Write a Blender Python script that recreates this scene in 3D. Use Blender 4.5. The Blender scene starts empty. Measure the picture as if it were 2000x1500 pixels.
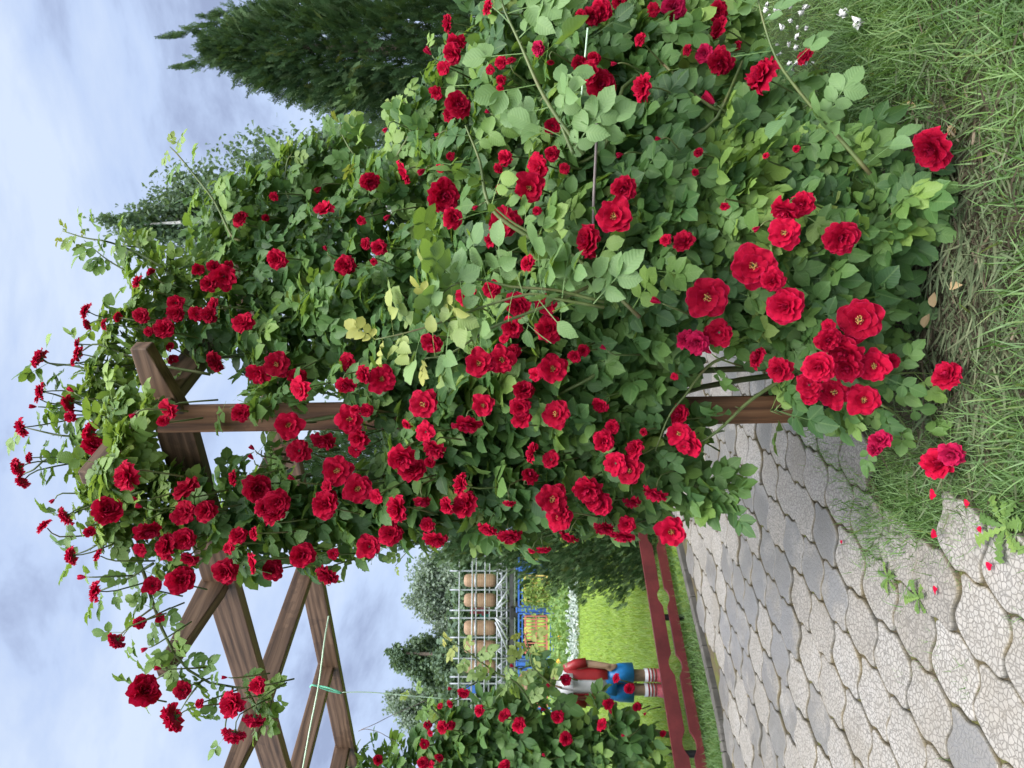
import bpy, math, random
import numpy as np
from mathutils import Vector, Matrix, Quaternion
from mathutils.geometry import tessellate_polygon
rng = np.random.default_rng(11)
random.seed(5)
S = bpy.context.scene
COL = S.collection
F = 1400.0; H = 1.2
PI = math.pi

def P(u, v, Y):
    return np.array(((750 - v) / F * Y, Y, H + (1000 - u) / F * Y))
def G(u, v):
    Y = F * H / (u - 1000)
    return np.array(((750 - v) / F * Y, Y, 0.0))
def uv_of(p):
    p = np.asarray(p)
    return 1000 - (p[..., 2] - H) / p[..., 1] * F, 750 - p[..., 0] / p[..., 1] * F
def nrm(a):
    a = np.asarray(a, float)
    return a / (np.linalg.norm(a, axis=-1, keepdims=True) + 1e-9)

# ------------------------------------------------------------------ objects
def tag(o, label=None, cat=None, group=None, kind=None):
    if label: o['label'] = label
    if cat: o['category'] = cat
    if group: o['group'] = group
    if kind: o['kind'] = kind
    return o
def empty(name, loc=(0, 0, 0)):
    o = bpy.data.objects.new(name, None); COL.objects.link(o)
    o.location = loc; o.empty_display_size = .1
    return o
def link(name, me, mat, parent=None, smooth=True):
    o = bpy.data.objects.new(name, me); COL.objects.link(o)
    if mat is not None and not me.materials: me.materials.append(mat)
    if parent is not None:
        o.parent = parent
        o.matrix_parent_inverse = Matrix.Translation(parent.location).inverted()
    return o
def np_mesh(name, V, Fq, smooth=True, attrs=None, uv=None):
    """V (n,3), Fq (m,4) quads"""
    me = bpy.data.meshes.new(name)
    V = np.ascontiguousarray(V, np.float32); Fq = np.ascontiguousarray(Fq, np.int32)
    m = len(Fq); k = Fq.shape[1]
    me.vertices.add(len(V)); me.vertices.foreach_set('co', V.ravel())
    me.loops.add(m * k); me.loops.foreach_set('vertex_index', Fq.ravel())
    me.polygons.add(m); me.polygons.foreach_set('loop_start', np.arange(0, m * k, k, dtype=np.int32))
    me.polygons.foreach_set('use_smooth', np.full(m, smooth))
    for nme, val in (attrs or {}).items():
        a = me.attributes.new(nme, 'FLOAT', 'POINT'); a.data.foreach_set('value', np.ascontiguousarray(val, np.float32))
    if uv is not None:
        l = me.uv_layers.new(name='UVMap'); l.data.foreach_set('uv', np.ascontiguousarray(uv[Fq.ravel()], np.float32).ravel())
    me.update(calc_edges=True); me.validate()
    return me

class MB:
    """polygon collector for hand built solids"""
    def __init__(s): s.v = []; s.f = []
    def add(s, vs, fs):
        b = len(s.v); s.v += [tuple(map(float, p)) for p in vs]; s.f += [tuple(i + b for i in f) for f in fs]; return s
    def box(s, c, sz, ax=None):
        c = np.array(c, float); h = np.array(sz, float) / 2
        A = np.eye(3) if ax is None else np.array(ax, float)
        vs = [c + A[0] * h[0] * i + A[1] * h[1] * j + A[2] * h[2] * k for i in (-1, 1) for j in (-1, 1) for k in (-1, 1)]
        return s.add(vs, [(0, 1, 3, 2), (4, 6, 7, 5), (0, 4, 5, 1), (2, 3, 7, 6), (0, 2, 6, 4), (1, 5, 7, 3)])
    def beam(s, p, q, w, h, up=(0, 0, 1)):
        p = np.array(p, float); q = np.array(q, float); x = nrm(q - p); z = np.array(up, float); y = nrm(np.cross(z, x)); z = np.cross(x, y)
        return s.box((p + q) / 2, (np.linalg.norm(q - p), w, h), (x, y, z))
    def tube(s, pts, r, n=8, cap=True):
        pts = np.array(pts, float); m = len(pts)
        rr = np.full(m, r) if np.isscalar(r) else np.array(r, float)
        t = np.gradient(pts, axis=0); t = nrm(t)
        ref = np.array((.3, .2, 1.)) if abs(nrm(t[0])[2]) < .9 else np.array((1., .1, 0))
        y = nrm(np.cross(ref, t[0])); vs = []
        for i in range(m):
            y = nrm(y - t[i] * np.dot(y, t[i])); z = np.cross(t[i], y)
            for k in range(n):
                a = 2 * PI * k / n
                vs.append(pts[i] + rr[i] * (y * math.cos(a) + z * math.sin(a)))
        fs = [(i * n + k, i * n + (k + 1) % n, (i + 1) * n + (k + 1) % n, (i + 1) * n + k) for i in range(m - 1) for k in range(n)]
        if cap: fs += [tuple(range(n))[::-1], tuple(range((m - 1) * n, m * n))]
        return s.add(vs, fs)
    def rings(s, rings, n=16):
        """rings: list of (cx,cy,cz,rx,ry)"""
        vs = []
        for (cx, cy, cz, rx, ry) in rings:
            for k in range(n):
                a = 2 * PI * k / n; vs.append((cx + rx * math.cos(a), cy + ry * math.sin(a), cz))
        m = len(rings)
        fs = [(i * n + k, i * n + (k + 1) % n, (i + 1) * n + (k + 1) % n, (i + 1) * n + k) for i in range(m - 1) for k in range(n)]
        fs += [tuple(range(n))[::-1], tuple(range((m - 1) * n, m * n))]
        return s.add(vs, fs)
    def build(s, name, mat, parent=None, smooth=False, bevel=0, remesh=0, sub=0):
        me = bpy.data.meshes.new(name); me.from_pydata(s.v, [], s.f); me.update()
        if smooth: me.polygons.foreach_set('use_smooth', [True] * len(me.polygons))
        o = link(name, me, mat, parent)
        if remesh:
            r = o.modifiers.new('r', 'REMESH'); r.mode = 'VOXEL'; r.voxel_size = remesh; r.use_smooth_shade = True
            r = o.modifiers.new('s', 'SMOOTH'); r.iterations = 6
        if bevel:
            b = o.modifiers.new('b', 'BEVEL'); b.width = bevel; b.segments = 2; b.limit_method = 'ANGLE'
        if sub:
            b = o.modifiers.new('sub', 'SUBSURF'); b.levels = sub; b.render_levels = sub
        return o

def spline(pts, n):
    pts = np.array(pts, float); m = len(pts)
    if m < 3: return np.array([pts[0] + (pts[-1] - pts[0]) * t for t in np.linspace(0, 1, n)])
    pp = np.vstack([2 * pts[0] - pts[1], pts, 2 * pts[-1] - pts[-2]]); out = []
    for t in np.linspace(0, m - 1 - 1e-6, n):
        i = int(t); f = t - i; a, b, c, d = pp[i:i + 4]
        out.append(.5 * (2 * b + (c - a) * f + (2 * a - 5 * b + 4 * c - d) * f * f + (3 * b - a - 3 * c + d) * f ** 3))
    return np.array(out)

# ------------------------------------------------------------------ materials
class N:
    def __init__(s, name):
        s.m = bpy.data.materials.new(name); s.m.use_nodes = True; s.t = s.m.node_tree
        s.t.nodes.clear(); s.out = s.n('ShaderNodeOutputMaterial')
    def n(s, k, **kw):
        x = s.t.nodes.new(k)
        for a, b in kw.items():
            if a.startswith('i_'):
                key = a[2:]; key = int(key) if key.isdigit() else key.replace('_', ' ')
                x.inputs[key].default_value = b
            else: setattr(x, a, b)
        return x
    def l(s, a, b): s.t.links.new(a, b)
    def ramp(s, fac, stops, interp='LINEAR'):
        r = s.n('ShaderNodeValToRGB'); r.color_ramp.interpolation = interp; e = r.color_ramp.elements
        while len(e) < len(stops): e.new(.5)
        for i, (p, c) in enumerate(stops): e[i].position = p; e[i].color = (*c, 1) if len(c) == 3 else c
        s.l(fac, r.inputs[0]); return r.outputs[0]
    def noise(s, scale, detail=4, rough=.6, vec=None, dist=0):
        x = s.n('ShaderNodeTexNoise'); x.inputs['Scale'].default_value = scale; x.inputs['Detail'].default_value = detail
        x.inputs['Roughness'].default_value = rough; x.inputs['Distortion'].default_value = dist
        if vec is not None: s.l(vec, x.inputs['Vector'])
        return x.outputs['Fac']
    def mix(s, fac, a, b, mode='MIX'):
        x = s.n('ShaderNodeMix', data_type='RGBA', blend_type=mode)
        for sock, val in ((x.inputs[0], fac), (x.inputs[6], a), (x.inputs[7], b)):
            if isinstance(val, (int, float)): sock.default_value = val
            elif isinstance(val, tuple): sock.default_value = (*val, 1)
            else: s.l(val, sock)
        return x.outputs[2]
    def math(s, op, a, b=0.0, clamp=False):
        x = s.n('ShaderNodeMath', operation=op, use_clamp=clamp)
        for i, val in enumerate((a, b)):
            if isinstance(val, (int, float)): x.inputs[i].default_value = val
            else: s.l(val, x.inputs[i])
        return x.outputs[0]
    def attr(s, name, vec=False):
        x = s.n('ShaderNodeAttribute', attribute_name=name); return x.outputs['Vector' if vec else 'Fac']
    def coord(s, w='Object'): return s.n('ShaderNodeTexCoord').outputs[w]
    def bump(s, h, strength=.3, dist=.01):
        x = s.n('ShaderNodeBump'); x.inputs['Strength'].default_value = strength; x.inputs['Distance'].default_value = dist
        s.l(h, x.inputs['Height']); return x.outputs[0]
    def bsdf(s, color, rough=.6, spec=.5, normal=None, metal=0, sheen=0):
        x = s.n('ShaderNodeBsdfPrincipled')
        for k, val in (('Base Color', color), ('Roughness', rough), ('Specular IOR Level', spec), ('Metallic', metal), ('Sheen Weight', sheen)):
            sk = x.inputs[k]
            if isinstance(val, tuple): sk.default_value = (*val, 1)
            elif isinstance(val, (int, float)): sk.default_value = val
            else: s.l(val, sk)
        if normal is not None: s.l(normal, x.inputs['Normal'])
        return x.outputs[0]
    def translucent(s, sh, color, fac):
        t = s.n('ShaderNodeBsdfTranslucent')
        if isinstance(color, tuple): t.inputs[0].default_value = (*color, 1)
        else: s.l(color, t.inputs[0])
        m = s.n('ShaderNodeMixShader'); m.inputs[0].default_value = fac; s.l(sh, m.inputs[1]); s.l(t.outputs[0], m.inputs[2]); return m.outputs[0]
    def done(s, sh): s.l(sh, s.out.inputs[0]); return s.m

def leaf_material(name, stops, young, back=(.14, .22, .1), trans=.25, tcol=(.26, .42, .05), rough=.5, veins=True, drops=False):
    b = N(name); hue = b.attr('hue'); yg = b.attr('young')
    col = b.ramp(hue, stops)
    no = b.noise(26, 3, .6, b.coord()); col = b.mix(b.math('MULTIPLY', no, .35), col, (.03, .07, .03))
    col = b.mix(yg, col, young)
    nor = None
    if veins:
        uvn = b.n('ShaderNodeUVMap'); sep = b.n('ShaderNodeSeparateXYZ'); b.l(uvn.outputs[0], sep.inputs[0])
        ay = b.math('ABSOLUTE', b.math('SUBTRACT', sep.outputs[1], .5))
        ph = b.math('SUBTRACT', b.math('MULTIPLY', sep.outputs[0], 8.0), b.math('MULTIPLY', ay, 5.0))
        w = b.math('ABSOLUTE', b.math('SUBTRACT', b.math('FRACT', ph), .5))
        vein = b.math('LESS_THAN', w, .07)
        mid = b.math('LESS_THAN', ay, .035)
        vm = b.math('MAXIMUM', b.math('MULTIPLY', vein, .45), mid)
        col = b.mix(b.math('MULTIPLY', vm, .22), col, (.2, .3, .1))
        nor = b.bump(b.math('ADD', w, b.math('MULTIPLY', no, .3)), .3, .003)
    geo = b.n('ShaderNodeNewGeometry')
    colb = b.mix(geo.outputs['Backfacing'], col, b.mix(.5, col, back))
    sh = b.bsdf(colb, rough, .3, nor)
    tc = b.mix(yg, tcol, (.45, .4, .06))
    return b.done(b.translucent(sh, tc, trans))

def simple(name, col, rough=.6, spec=.4, var=.25, scale=12, bump=.2, metal=0):
    b = N(name); n1 = b.noise(scale, 5, .65, b.coord())
    dark = tuple(c * (1 - var) for c in col); light = tuple(min(1, c * (1 + var * .6)) for c in col)
    c = b.ramp(n1, [(.3, dark), (.7, light)])
    n2 = b.noise(scale * 9, 3, .6, b.coord())
    return b.done(b.bsdf(c, rough, spec, b.bump(n2, bump, .004), metal))

M = {}
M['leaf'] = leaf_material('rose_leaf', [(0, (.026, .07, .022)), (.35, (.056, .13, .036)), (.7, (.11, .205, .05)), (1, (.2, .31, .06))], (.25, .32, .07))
M['leaf_pale'] = leaf_material('rose_leaf_pale', [(0, (.11, .2, .08)), (.5, (.16, .27, .1)), (1, (.22, .34, .13))], (.42, .38, .08), trans=.28)
M['leaf_far'] = leaf_material('tree_leaf', [(0, (.06, .1, .07)), (.5, (.095, .15, .095)), (1, (.14, .2, .12))], (.16, .2, .08), veins=False, rough=.6, trans=.25, tcol=(.14, .2, .07))
M['leaf_birch'] = leaf_material('birch_leaf', [(0, (.16, .21, .17)), (.5, (.22, .28, .23)), (1, (.3, .36, .28))], (.2, .25, .12), veins=False, rough=.6, trans=.3, tcol=(.2, .27, .13))
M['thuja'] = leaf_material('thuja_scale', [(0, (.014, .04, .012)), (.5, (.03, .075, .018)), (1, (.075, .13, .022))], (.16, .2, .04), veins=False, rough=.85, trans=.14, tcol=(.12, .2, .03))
M['grass'] = leaf_material('grass_blade', [(0, (.045, .115, .022)), (.5, (.095, .195, .04)), (1, (.2, .33, .075))], (.26, .3, .09), veins=False, rough=.45, trans=.3, tcol=(.2, .35, .06))
M['lawn'] = leaf_material('lawn_blade', [(0, (.18, .26, .045)), (.5, (.26, .35, .06)), (1, (.35, .44, .09))], (.4, .36, .14), veins=False, rough=.5, trans=.35, tcol=(.36, .5, .06))
M['litter'] = leaf_material('dry_litter', [(0, (.045, .032, .022)), (.6, (.095, .068, .048)), (1, (.22, .165, .115))], (.36, .26, .14), veins=False, rough=.8, trans=.1, tcol=(.3, .2, .1))
M['silver'] = leaf_material('silver_leaf', [(0, (.3, .36, .32)), (.5, (.42, .48, .45)), (1, (.55, .6, .58))], (.5, .5, .4), veins=False, rough=.8, trans=.1, tcol=(.3, .35, .3))

def cane_mat():
    b = N('rose_cane'); n = b.noise(9, 4, .6, b.coord())
    c = b.ramp(n, [(.3, (.05, .09, .025)), (.55, (.1, .13, .04)), (.75, (.13, .08, .045))])
    return b.done(b.bsdf(c, .5, .4))
M['cane'] = cane_mat()

def petal_mat(name, deep, mid, lite):
    b = N(name); oi = b.n('ShaderNodeObjectInfo')
    uvn = b.n('ShaderNodeUVMap'); sep = b.n('ShaderNodeSeparateXYZ'); b.l(uvn.outputs[0], sep.inputs[0])
    no = b.noise(5, 3, .6, b.coord())
    c = b.ramp(b.math('ADD', b.math('MULTIPLY', no, .6), b.math('MULTIPLY', oi.outputs['Random'], .4)), [(.25, deep), (.7, mid)])
    streak = b.math('MULTIPLY', b.math('LESS_THAN', sep.outputs[0], .28), .45)
    c = b.mix(streak, c, lite)
    edge = b.math('MULTIPLY', b.math('GREATER_THAN', sep.outputs[0], .95), .25)
    c = b.mix(edge, c, lite)
    fine = b.noise(40, 2, .5, b.coord())
    geo = b.n('ShaderNodeNewGeometry')
    c = b.mix(b.math('MULTIPLY', geo.outputs['Backfacing'], .25), c, lite)
    sh = b.bsdf(c, .7, .1, b.bump(fine, .3, .012))
    return b.done(b.translucent(sh, tuple(min(1, x * 1.3) for x in mid), .22))
M['petal'] = petal_mat('rose_petal', (.25, .001, .017), (.47, .004, .036), (.58, .03, .13))
M['petal_pink'] = petal_mat('rose_petal_faded', (.24, .002, .03), (.43, .008, .06), (.56, .05, .16))
M['stamen'] = simple('stamen', (.5, .3, .08), .7)
M['sepal'] = simple('sepal', (.06, .12, .04), .6)

def wood(name, a, bcol, c2, axis=0, rough=.55):
    b = N(name); co = b.coord('Generated'); ob = b.coord('Object')
    mp = b.n('ShaderNodeMapping'); b.l(b.attr('grain', True), mp.inputs[0])
    mp.inputs['Scale'].default_value = (1.1, 26, 26)
    n1 = b.noise(3.0, 5, .6, mp.outputs[0], .6)
    w = b.n('ShaderNodeTexWave', wave_type='RINGS', rings_direction='X'); w.inputs['Scale'].default_value = 2.2; w.inputs['Distortion'].default_value = 7; w.inputs['Detail'].default_value = 3
    w.inputs['Detail Scale'].default_value = .7
    mp2 = b.n('ShaderNodeMapping'); b.l(b.attr('grain', True), mp2.inputs[0]); mp2.inputs['Scale'].default_value = (.5, 4.5, 4.5)
    b.l(mp2.outputs[0], w.inputs['Vector'])
    f = b.math('ADD', b.math('MULTIPLY', n1, .78), b.math('MULTIPLY', w.outputs['Fac'], .22))
    col = b.ramp(f, [(.28, a), (.5, bcol), (.75, c2)])
    st = b.noise(2.3, 4, .7, ob); col = b.mix(b.math('MULTIPLY', b.math('GREATER_THAN', st, .56), .25), col, tuple(x * .5 for x in a))
    return b.done(b.bsdf(col, rough, .35, b.bump(f, .25, .004)))
M['wood'] = wood('weathered_brown_wood', (.042, .024, .015), (.105, .061, .037), (.18, .112, .072))
M['wood_red'] = wood('reddish_brown_wood', (.06, .028, .015), (.16, .075, .035), (.24, .12, .06))
M['paint_red'] = simple('dark_red_paint', (.115, .018, .02), .55, .4, .35, 7, .3)
M['black'] = simple('black_iron', (.012, .012, .014), .5)
M['blue'] = simple('blue_paint', (.03, .11, .4), .4, .5, .15)
M['yellow'] = simple('yellow_paint', (.72, .52, .16), .5, .4, .15)
M['redgrid'] = simple('salmon_paint', (.42, .13, .1), .5, .4, .15)
M['steel'] = simple('galvanised_steel', (.3, .32, .35), .45, .5, .2, 12, .1, .35)
M['darkbeam'] = simple('dark_grey_beam', (.04, .04, .045), .6)
M['white'] = simple('white_paint', (.78, .78, .76), .5, .4, .1)
M['twine'] = simple('pale_green_twine', (.5, .68, .5), .7)
M['twine_dark'] = simple('green_twine', (.12, .42, .28), .7)
M['rod'] = simple('grey_brown_rod', (.16, .13, .13), .5)
M['bark'] = simple('bark', (.1, .08, .065), .9, .2, .4, 10, .6)
M['bark_birch'] = simple('birch_bark', (.5, .5, .47), .8, .2, .5, 6, .4)
M['skin'] = simple('brown_painted_skin', (.3, .2, .13), .5, .4, .3, 10)
M['jacket'] = simple('red_painted_jacket', (.32, .02, .025), .4, .5, .25, 12)
M['shirt'] = simple('white_painted_shirt', (.75, .76, .8), .45, .5, .12)
M['shorts'] = simple('blue_painted_shorts', (.02, .22, .58), .4, .5, .25, 14)
M['shoe'] = simple('faded_red_shoe', (.38, .07, .09), .5, .4, .3, 12)
M['hair'] = simple('painted_hair', (.18, .1, .04), .6)
M['kerb'] = simple('grey_kerb', (.1, .095, .085), .85, .2, .4, 9, .5)
M['barrel'] = None
def barrel_mat():
    b = N('barrel_wood'); sep = b.n('ShaderNodeSeparateXYZ'); b.l(b.coord(), sep.inputs[0])
    z = b.math('FRACT', b.math('MULTIPLY', sep.outputs[2], 14))
    n = b.noise(6, 4, .6, b.coord())
    c = b.ramp(b.math('ADD', b.math('MULTIPLY', z, .3), b.math('MULTIPLY', n, .7)), [(.25, (.2, .12, .075)), (.75, (.34, .225, .145))])
    return b.done(b.bsdf(c, .6, .3))
M['barrel'] = barrel_mat()

def paver_mat():
    b = N('paving_concrete'); geo = b.n('ShaderNodeNewGeometry'); pos = geo.outputs['Position']
    tr = b.attr('tile'); wet = b.attr('wet')
    v = b.n('ShaderNodeTexVoronoi', feature='DISTANCE_TO_EDGE'); v.inputs['Scale'].default_value = 62; v.inputs['Randomness'].default_value = .8
    mp = b.n('ShaderNodeMapping'); mp.inputs['Scale'].default_value = (1, 1, 0); b.l(pos, mp.inputs[0]); b.l(mp.outputs[0], v.inputs['Vector'])
    nd = b.noise(18, 3, .6, pos)
    edge = b.math('DIVIDE', v.outputs['Distance'], .13, True)
    cells = b.n('ShaderNodeTexVoronoi'); cells.inputs['Scale'].default_value = 62; cells.inputs['Randomness'].default_value = .8; b.l(mp.outputs[0], cells.inputs['Vector'])
    base = b.ramp(tr, [(0, (.215, .2, .178)), (.5, (.275, .262, .24)), (1, (.33, .318, .298))])
    cv = b.n('ShaderNodeSeparateColor'); b.l(cells.outputs['Color'], cv.inputs[0])
    base = b.mix(b.math('MULTIPLY', cv.outputs[0], .35), base, (.36, .33, .3))
    line = b.math('SUBTRACT', 1.0, b.math('POWER', edge, .7))
    base = b.mix(b.math('MULTIPLY', line, .85), base, (.085, .078, .07))
    spots = b.math('GREATER_THAN', b.noise(95, 2, .6, pos), .66)
    base = b.mix(b.math('MULTIPLY', spots, .6), base, (.14, .13, .12))
    st = b.ramp(b.noise(4.1, 7, .7, pos), [(.4, (0, 0, 0)), (.66, (1, 1, 1))])
    base = b.mix(b.math('MULTIPLY', st, .45), base, (.17, .15, .12))
    wetcol = b.mix(.72, base, (.14, .14, .142)); wet = b.math('MULTIPLY', wet, b.ramp(b.noise(5.5, 4, .6, pos), [(.33, (.25, .25, .25)), (.5, (1, 1, 1))]))
    col = b.mix(wet, base, wetcol)
    side = b.attr('rim'); moss = b.noise(7, 4, .7, pos)
    col = b.mix(b.math('MULTIPLY', side, .85), col, b.ramp(moss, [(.4, (.1, .095, .08)), (.65, (.15, .115, .05))]))
    rough = b.math('SUBTRACT', .78, b.math('MULTIPLY', wet, .5))
    hgt = b.math('ADD', b.math('MULTIPLY', b.math('MULTIPLY', edge, b.math('SUBTRACT', 1.0, b.math('MULTIPLY', wet, .6))), .8), b.math('MULTIPLY', nd, .5))
    return b.done(b.bsdf(col, rough, .4, b.bump(hgt, .55, .004)))
M['paver'] = paver_mat()
def joint_mat():
    b = N('mossy_joint'); pos = b.n('ShaderNodeNewGeometry').outputs['Position']
    c = b.ramp(b.noise(6, 6, .7, pos), [(.35, (.055, .05, .045)), (.5, (.1, .08, .045)), (.62, (.1, .11, .03)), (.75, (.06, .09, .02))])
    return b.done(b.bsdf(c, .95, .2, b.bump(b.noise(90, 4, .7, pos), .8, .01)))
M['joint'] = joint_mat()
def soil_mat():
    b = N('soil_and_turf'); pos = b.n('ShaderNodeNewGeometry').outputs['Position']
    sep = b.n('ShaderNodeSeparateXYZ'); b.l(pos, sep.inputs[0])
    soil = b.ramp(b.noise(16, 8, .75, pos), [(.3, (.035, .028, .022)), (.5, (.085, .065, .048)), (.7, (.15, .118, .09))])
    far = b.ramp(b.noise(1.3, 6, .7, pos), [(.3, (.14, .22, .03)), (.7, (.22, .32, .05))])
    f = b.math('DIVIDE', b.math('SUBTRACT', sep.outputs[1], 4.9), .5, True)
    th = b.ramp(b.noise(14, 7, .75, pos), [(.3, (.02, .035, .012)), (.55, (.05, .075, .025)), (.75, (.09, .1, .04))])
    vd = b.n('ShaderNodeVectorMath', operation='DISTANCE'); vd.inputs[1].default_value = (.3, 2.0, -.03); b.l(pos, vd.inputs[0])
    g = b.math('DIVIDE', b.math('SUBTRACT', b.math('ADD', vd.outputs['Value'], b.math('MULTIPLY', b.noise(5, 4, .6, pos), .4)), .6), .25, True)
    soil = b.mix(g, soil, th)
    c = b.mix(f, soil, far)
    return b.done(b.bsdf(c, .95, .15, b.bump(b.noise(60, 5, .7, pos), .9, .02)))
M['soil'] = soil_mat()
# ------------------------------------------------------------------ sky, sun, camera
SUN_EL, SUN_AZ = math.radians(66), math.radians(165)   # azimuth measured from +Y towards +X
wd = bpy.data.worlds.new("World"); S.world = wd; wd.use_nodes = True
t = wd.node_tree; t.nodes.clear()
out = t.nodes.new('ShaderNodeOutputWorld'); bg = t.nodes.new('ShaderNodeBackground'); bg.inputs[1].default_value = .1
sky = t.nodes.new('ShaderNodeTexSky'); sky.sky_type = 'NISHITA'; sky.sun_disc = False; sky.sun_elevation = SUN_EL; sky.sun_rotation = SUN_AZ
tc = t.nodes.new('ShaderNodeTexCoord')
mp = t.nodes.new('ShaderNodeMapping'); mp.inputs['Scale'].default_value = (1.1, 1.1, 2.6); mp.inputs['Rotation'].default_value = (.15, .5, .4)
t.links.new(tc.outputs['Generated'], mp.inputs[0])
n1 = t.nodes.new('ShaderNodeTexNoise'); n1.inputs['Scale'].default_value = 2.3; n1.inputs['Detail'].default_value = 7; n1.inputs['Roughness'].default_value = .58; n1.inputs['Distortion'].default_value = .35
t.links.new(mp.outputs[0], n1.inputs['Vector'])
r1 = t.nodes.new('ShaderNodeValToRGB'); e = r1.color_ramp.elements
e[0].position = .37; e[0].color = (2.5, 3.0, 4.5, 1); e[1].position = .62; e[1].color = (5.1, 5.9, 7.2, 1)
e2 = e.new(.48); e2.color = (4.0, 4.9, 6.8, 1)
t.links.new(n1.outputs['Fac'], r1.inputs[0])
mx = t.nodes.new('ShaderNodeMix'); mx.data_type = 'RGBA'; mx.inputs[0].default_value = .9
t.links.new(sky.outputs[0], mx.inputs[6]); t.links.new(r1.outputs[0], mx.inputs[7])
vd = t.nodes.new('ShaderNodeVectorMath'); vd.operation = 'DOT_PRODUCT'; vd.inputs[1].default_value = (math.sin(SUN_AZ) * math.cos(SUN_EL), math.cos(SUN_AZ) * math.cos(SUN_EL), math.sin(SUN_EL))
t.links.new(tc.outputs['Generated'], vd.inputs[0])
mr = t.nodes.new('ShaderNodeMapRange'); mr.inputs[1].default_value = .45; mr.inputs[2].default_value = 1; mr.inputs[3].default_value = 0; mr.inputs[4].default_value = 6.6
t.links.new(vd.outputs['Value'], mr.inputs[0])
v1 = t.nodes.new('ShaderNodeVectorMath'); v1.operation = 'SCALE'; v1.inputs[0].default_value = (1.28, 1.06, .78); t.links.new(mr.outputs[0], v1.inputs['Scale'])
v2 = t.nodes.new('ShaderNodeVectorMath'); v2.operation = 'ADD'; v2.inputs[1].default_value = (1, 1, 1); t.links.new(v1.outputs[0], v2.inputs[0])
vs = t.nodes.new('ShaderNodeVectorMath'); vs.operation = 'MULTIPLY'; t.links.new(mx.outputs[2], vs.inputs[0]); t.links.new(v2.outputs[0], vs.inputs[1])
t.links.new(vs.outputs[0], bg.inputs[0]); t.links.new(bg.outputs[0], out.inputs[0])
sd = bpy.data.lights.new('sun', 'SUN'); sd.energy = 1.9; sd.angle = math.radians(18); sd.color = (1, .96, .9)
so = bpy.data.objects.new('sun', sd); COL.objects.link(so)
dirv = Vector((math.sin(SUN_AZ) * math.cos(SUN_EL), math.cos(SUN_AZ) * math.cos(SUN_EL), math.sin(SUN_EL)))
so.rotation_euler = dirv.to_track_quat('Z', 'Y').to_euler(); so.location = (0, 0, 20)
cd = bpy.data.cameras.new('camera'); co = bpy.data.objects.new('camera', cd); COL.objects.link(co); S.camera = co
cd.lens = 36 * F / 2000; cd.sensor_width = 36; cd.clip_start = .05; cd.clip_end = 2000
mw = Matrix(((0, 1, 0, 0), (0, 0, -1, 0), (-1, 0, 0, H), (0, 0, 0, 1)))
co.matrix_world = mw
cd.dof.use_dof = True; cd.dof.focus_distance = 2.3; cd.dof.aperture_fstop = 8
S.view_settings.view_transform = 'Standard'; S.view_settings.look = 'None'; S.view_settings.exposure = 0.58; S.view_settings.gamma = 1

# ------------------------------------------------------------------ instancing into one mesh
class Acc:
    def __init__(s): s.V = []; s.F = []; s.U = []; s.h = []; s.y = []; s.nv = 0
    def put(s, tpl, X, Z, pos, scale, hue, young=None):
        """tpl (V,F,UV); X axis dirs (k,3), Z normals (k,3)"""
        V, Fq, UV = tpl[:3]; k = len(pos)
        if k == 0: return
        X = nrm(X); Y = nrm(np.cross(Z, X)); Z = np.cross(X, Y)
        R = np.stack([X, Y, Z], axis=1)
        VV = np.einsum('nj,kji->kni', V, R) * np.asarray(scale).reshape(-1, 1, 1) + np.asarray(pos)[:, None, :]
        n = len(V); FF = (Fq[None] + (np.arange(k) * n)[:, None, None] + s.nv).reshape(-1, 4)
        if len(tpl) > 3:      # leave the flowers free: drop single leaflets that would lie across a bloom
            m = tpl[3]; nl = (n - 10) // m; C = VV[:, 10:].reshape(k, nl, m, 3).mean(2); cu, cv = uv_of(C)
            sz = np.asarray(scale).reshape(-1, 1) * .2 / C[..., 1] * F
            hit = ((np.hypot(cu[..., None] - BU, cv[..., None] - BV) < BD * .42 + sz[..., None] * .75) & (C[..., 1][..., None] < BY + .02)).any(-1) & (rng.random((k, nl)) < .93)
            lf = np.where(Fq[:, 0] < 10, -1, (Fq[:, 0] - 10) // m)
            keep = np.where(lf[None] < 0, True, ~hit[:, np.maximum(lf, 0)]); FF = FF[keep.reshape(-1)]
        s.V.append(VV.reshape(-1, 3)); s.F.append(FF)
        s.U.append(np.tile(UV, (k, 1))); s.nv += k * n
        s.h.append(np.repeat(hue, n)); s.y.append(np.repeat(np.zeros(k) if young is None else young, n))
    def build(s, name, mat, parent=None, smooth=True):
        if not s.V: return None
        me = np_mesh(name, np.vstack(s.V), np.vstack(s.F), smooth, {'hue': np.concatenate(s.h), 'young': np.concatenate(s.y)}, np.vstack(s.U))
        return link(name, me, mat, parent)

def leaflet(L=1., W=.62, ns=9, fold=.18, droop=.25, serr=.06, r=None):
    xs = np.linspace(0, 1, ns + 1); V = []; UV = []
    w = W / 2 * np.sin(PI * xs ** .9) ** .7
    w[0] = .02; w[-1] = .012
    for i, x in enumerate(xs):
        ww = w[i] * (1 + (serr if i % 2 else -serr)) if 0 < i < ns else w[i]
        zc = -droop * x * x; sh = (.02 if i % 2 else -.02) * (0 < i < ns)
        for sgn in (-1, 0, 1):
            V.append((x * L + sh * abs(sgn), sgn * ww * L, (zc + fold * ww * abs(sgn) * 2 + (0.02 * math.sin(9 * x + sgn)) * abs(sgn)) * L)); UV.append((x, .5 + .5 * sgn * (ww / (W / 2 + 1e-6))))
    Fq = []
    for i in range(ns):
        for c in range(2):
            a = i * 3 + c; Fq.append((a, a + 3, a + 4, a + 1))
    return np.array(V), np.array(Fq), np.array(UV)
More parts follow.
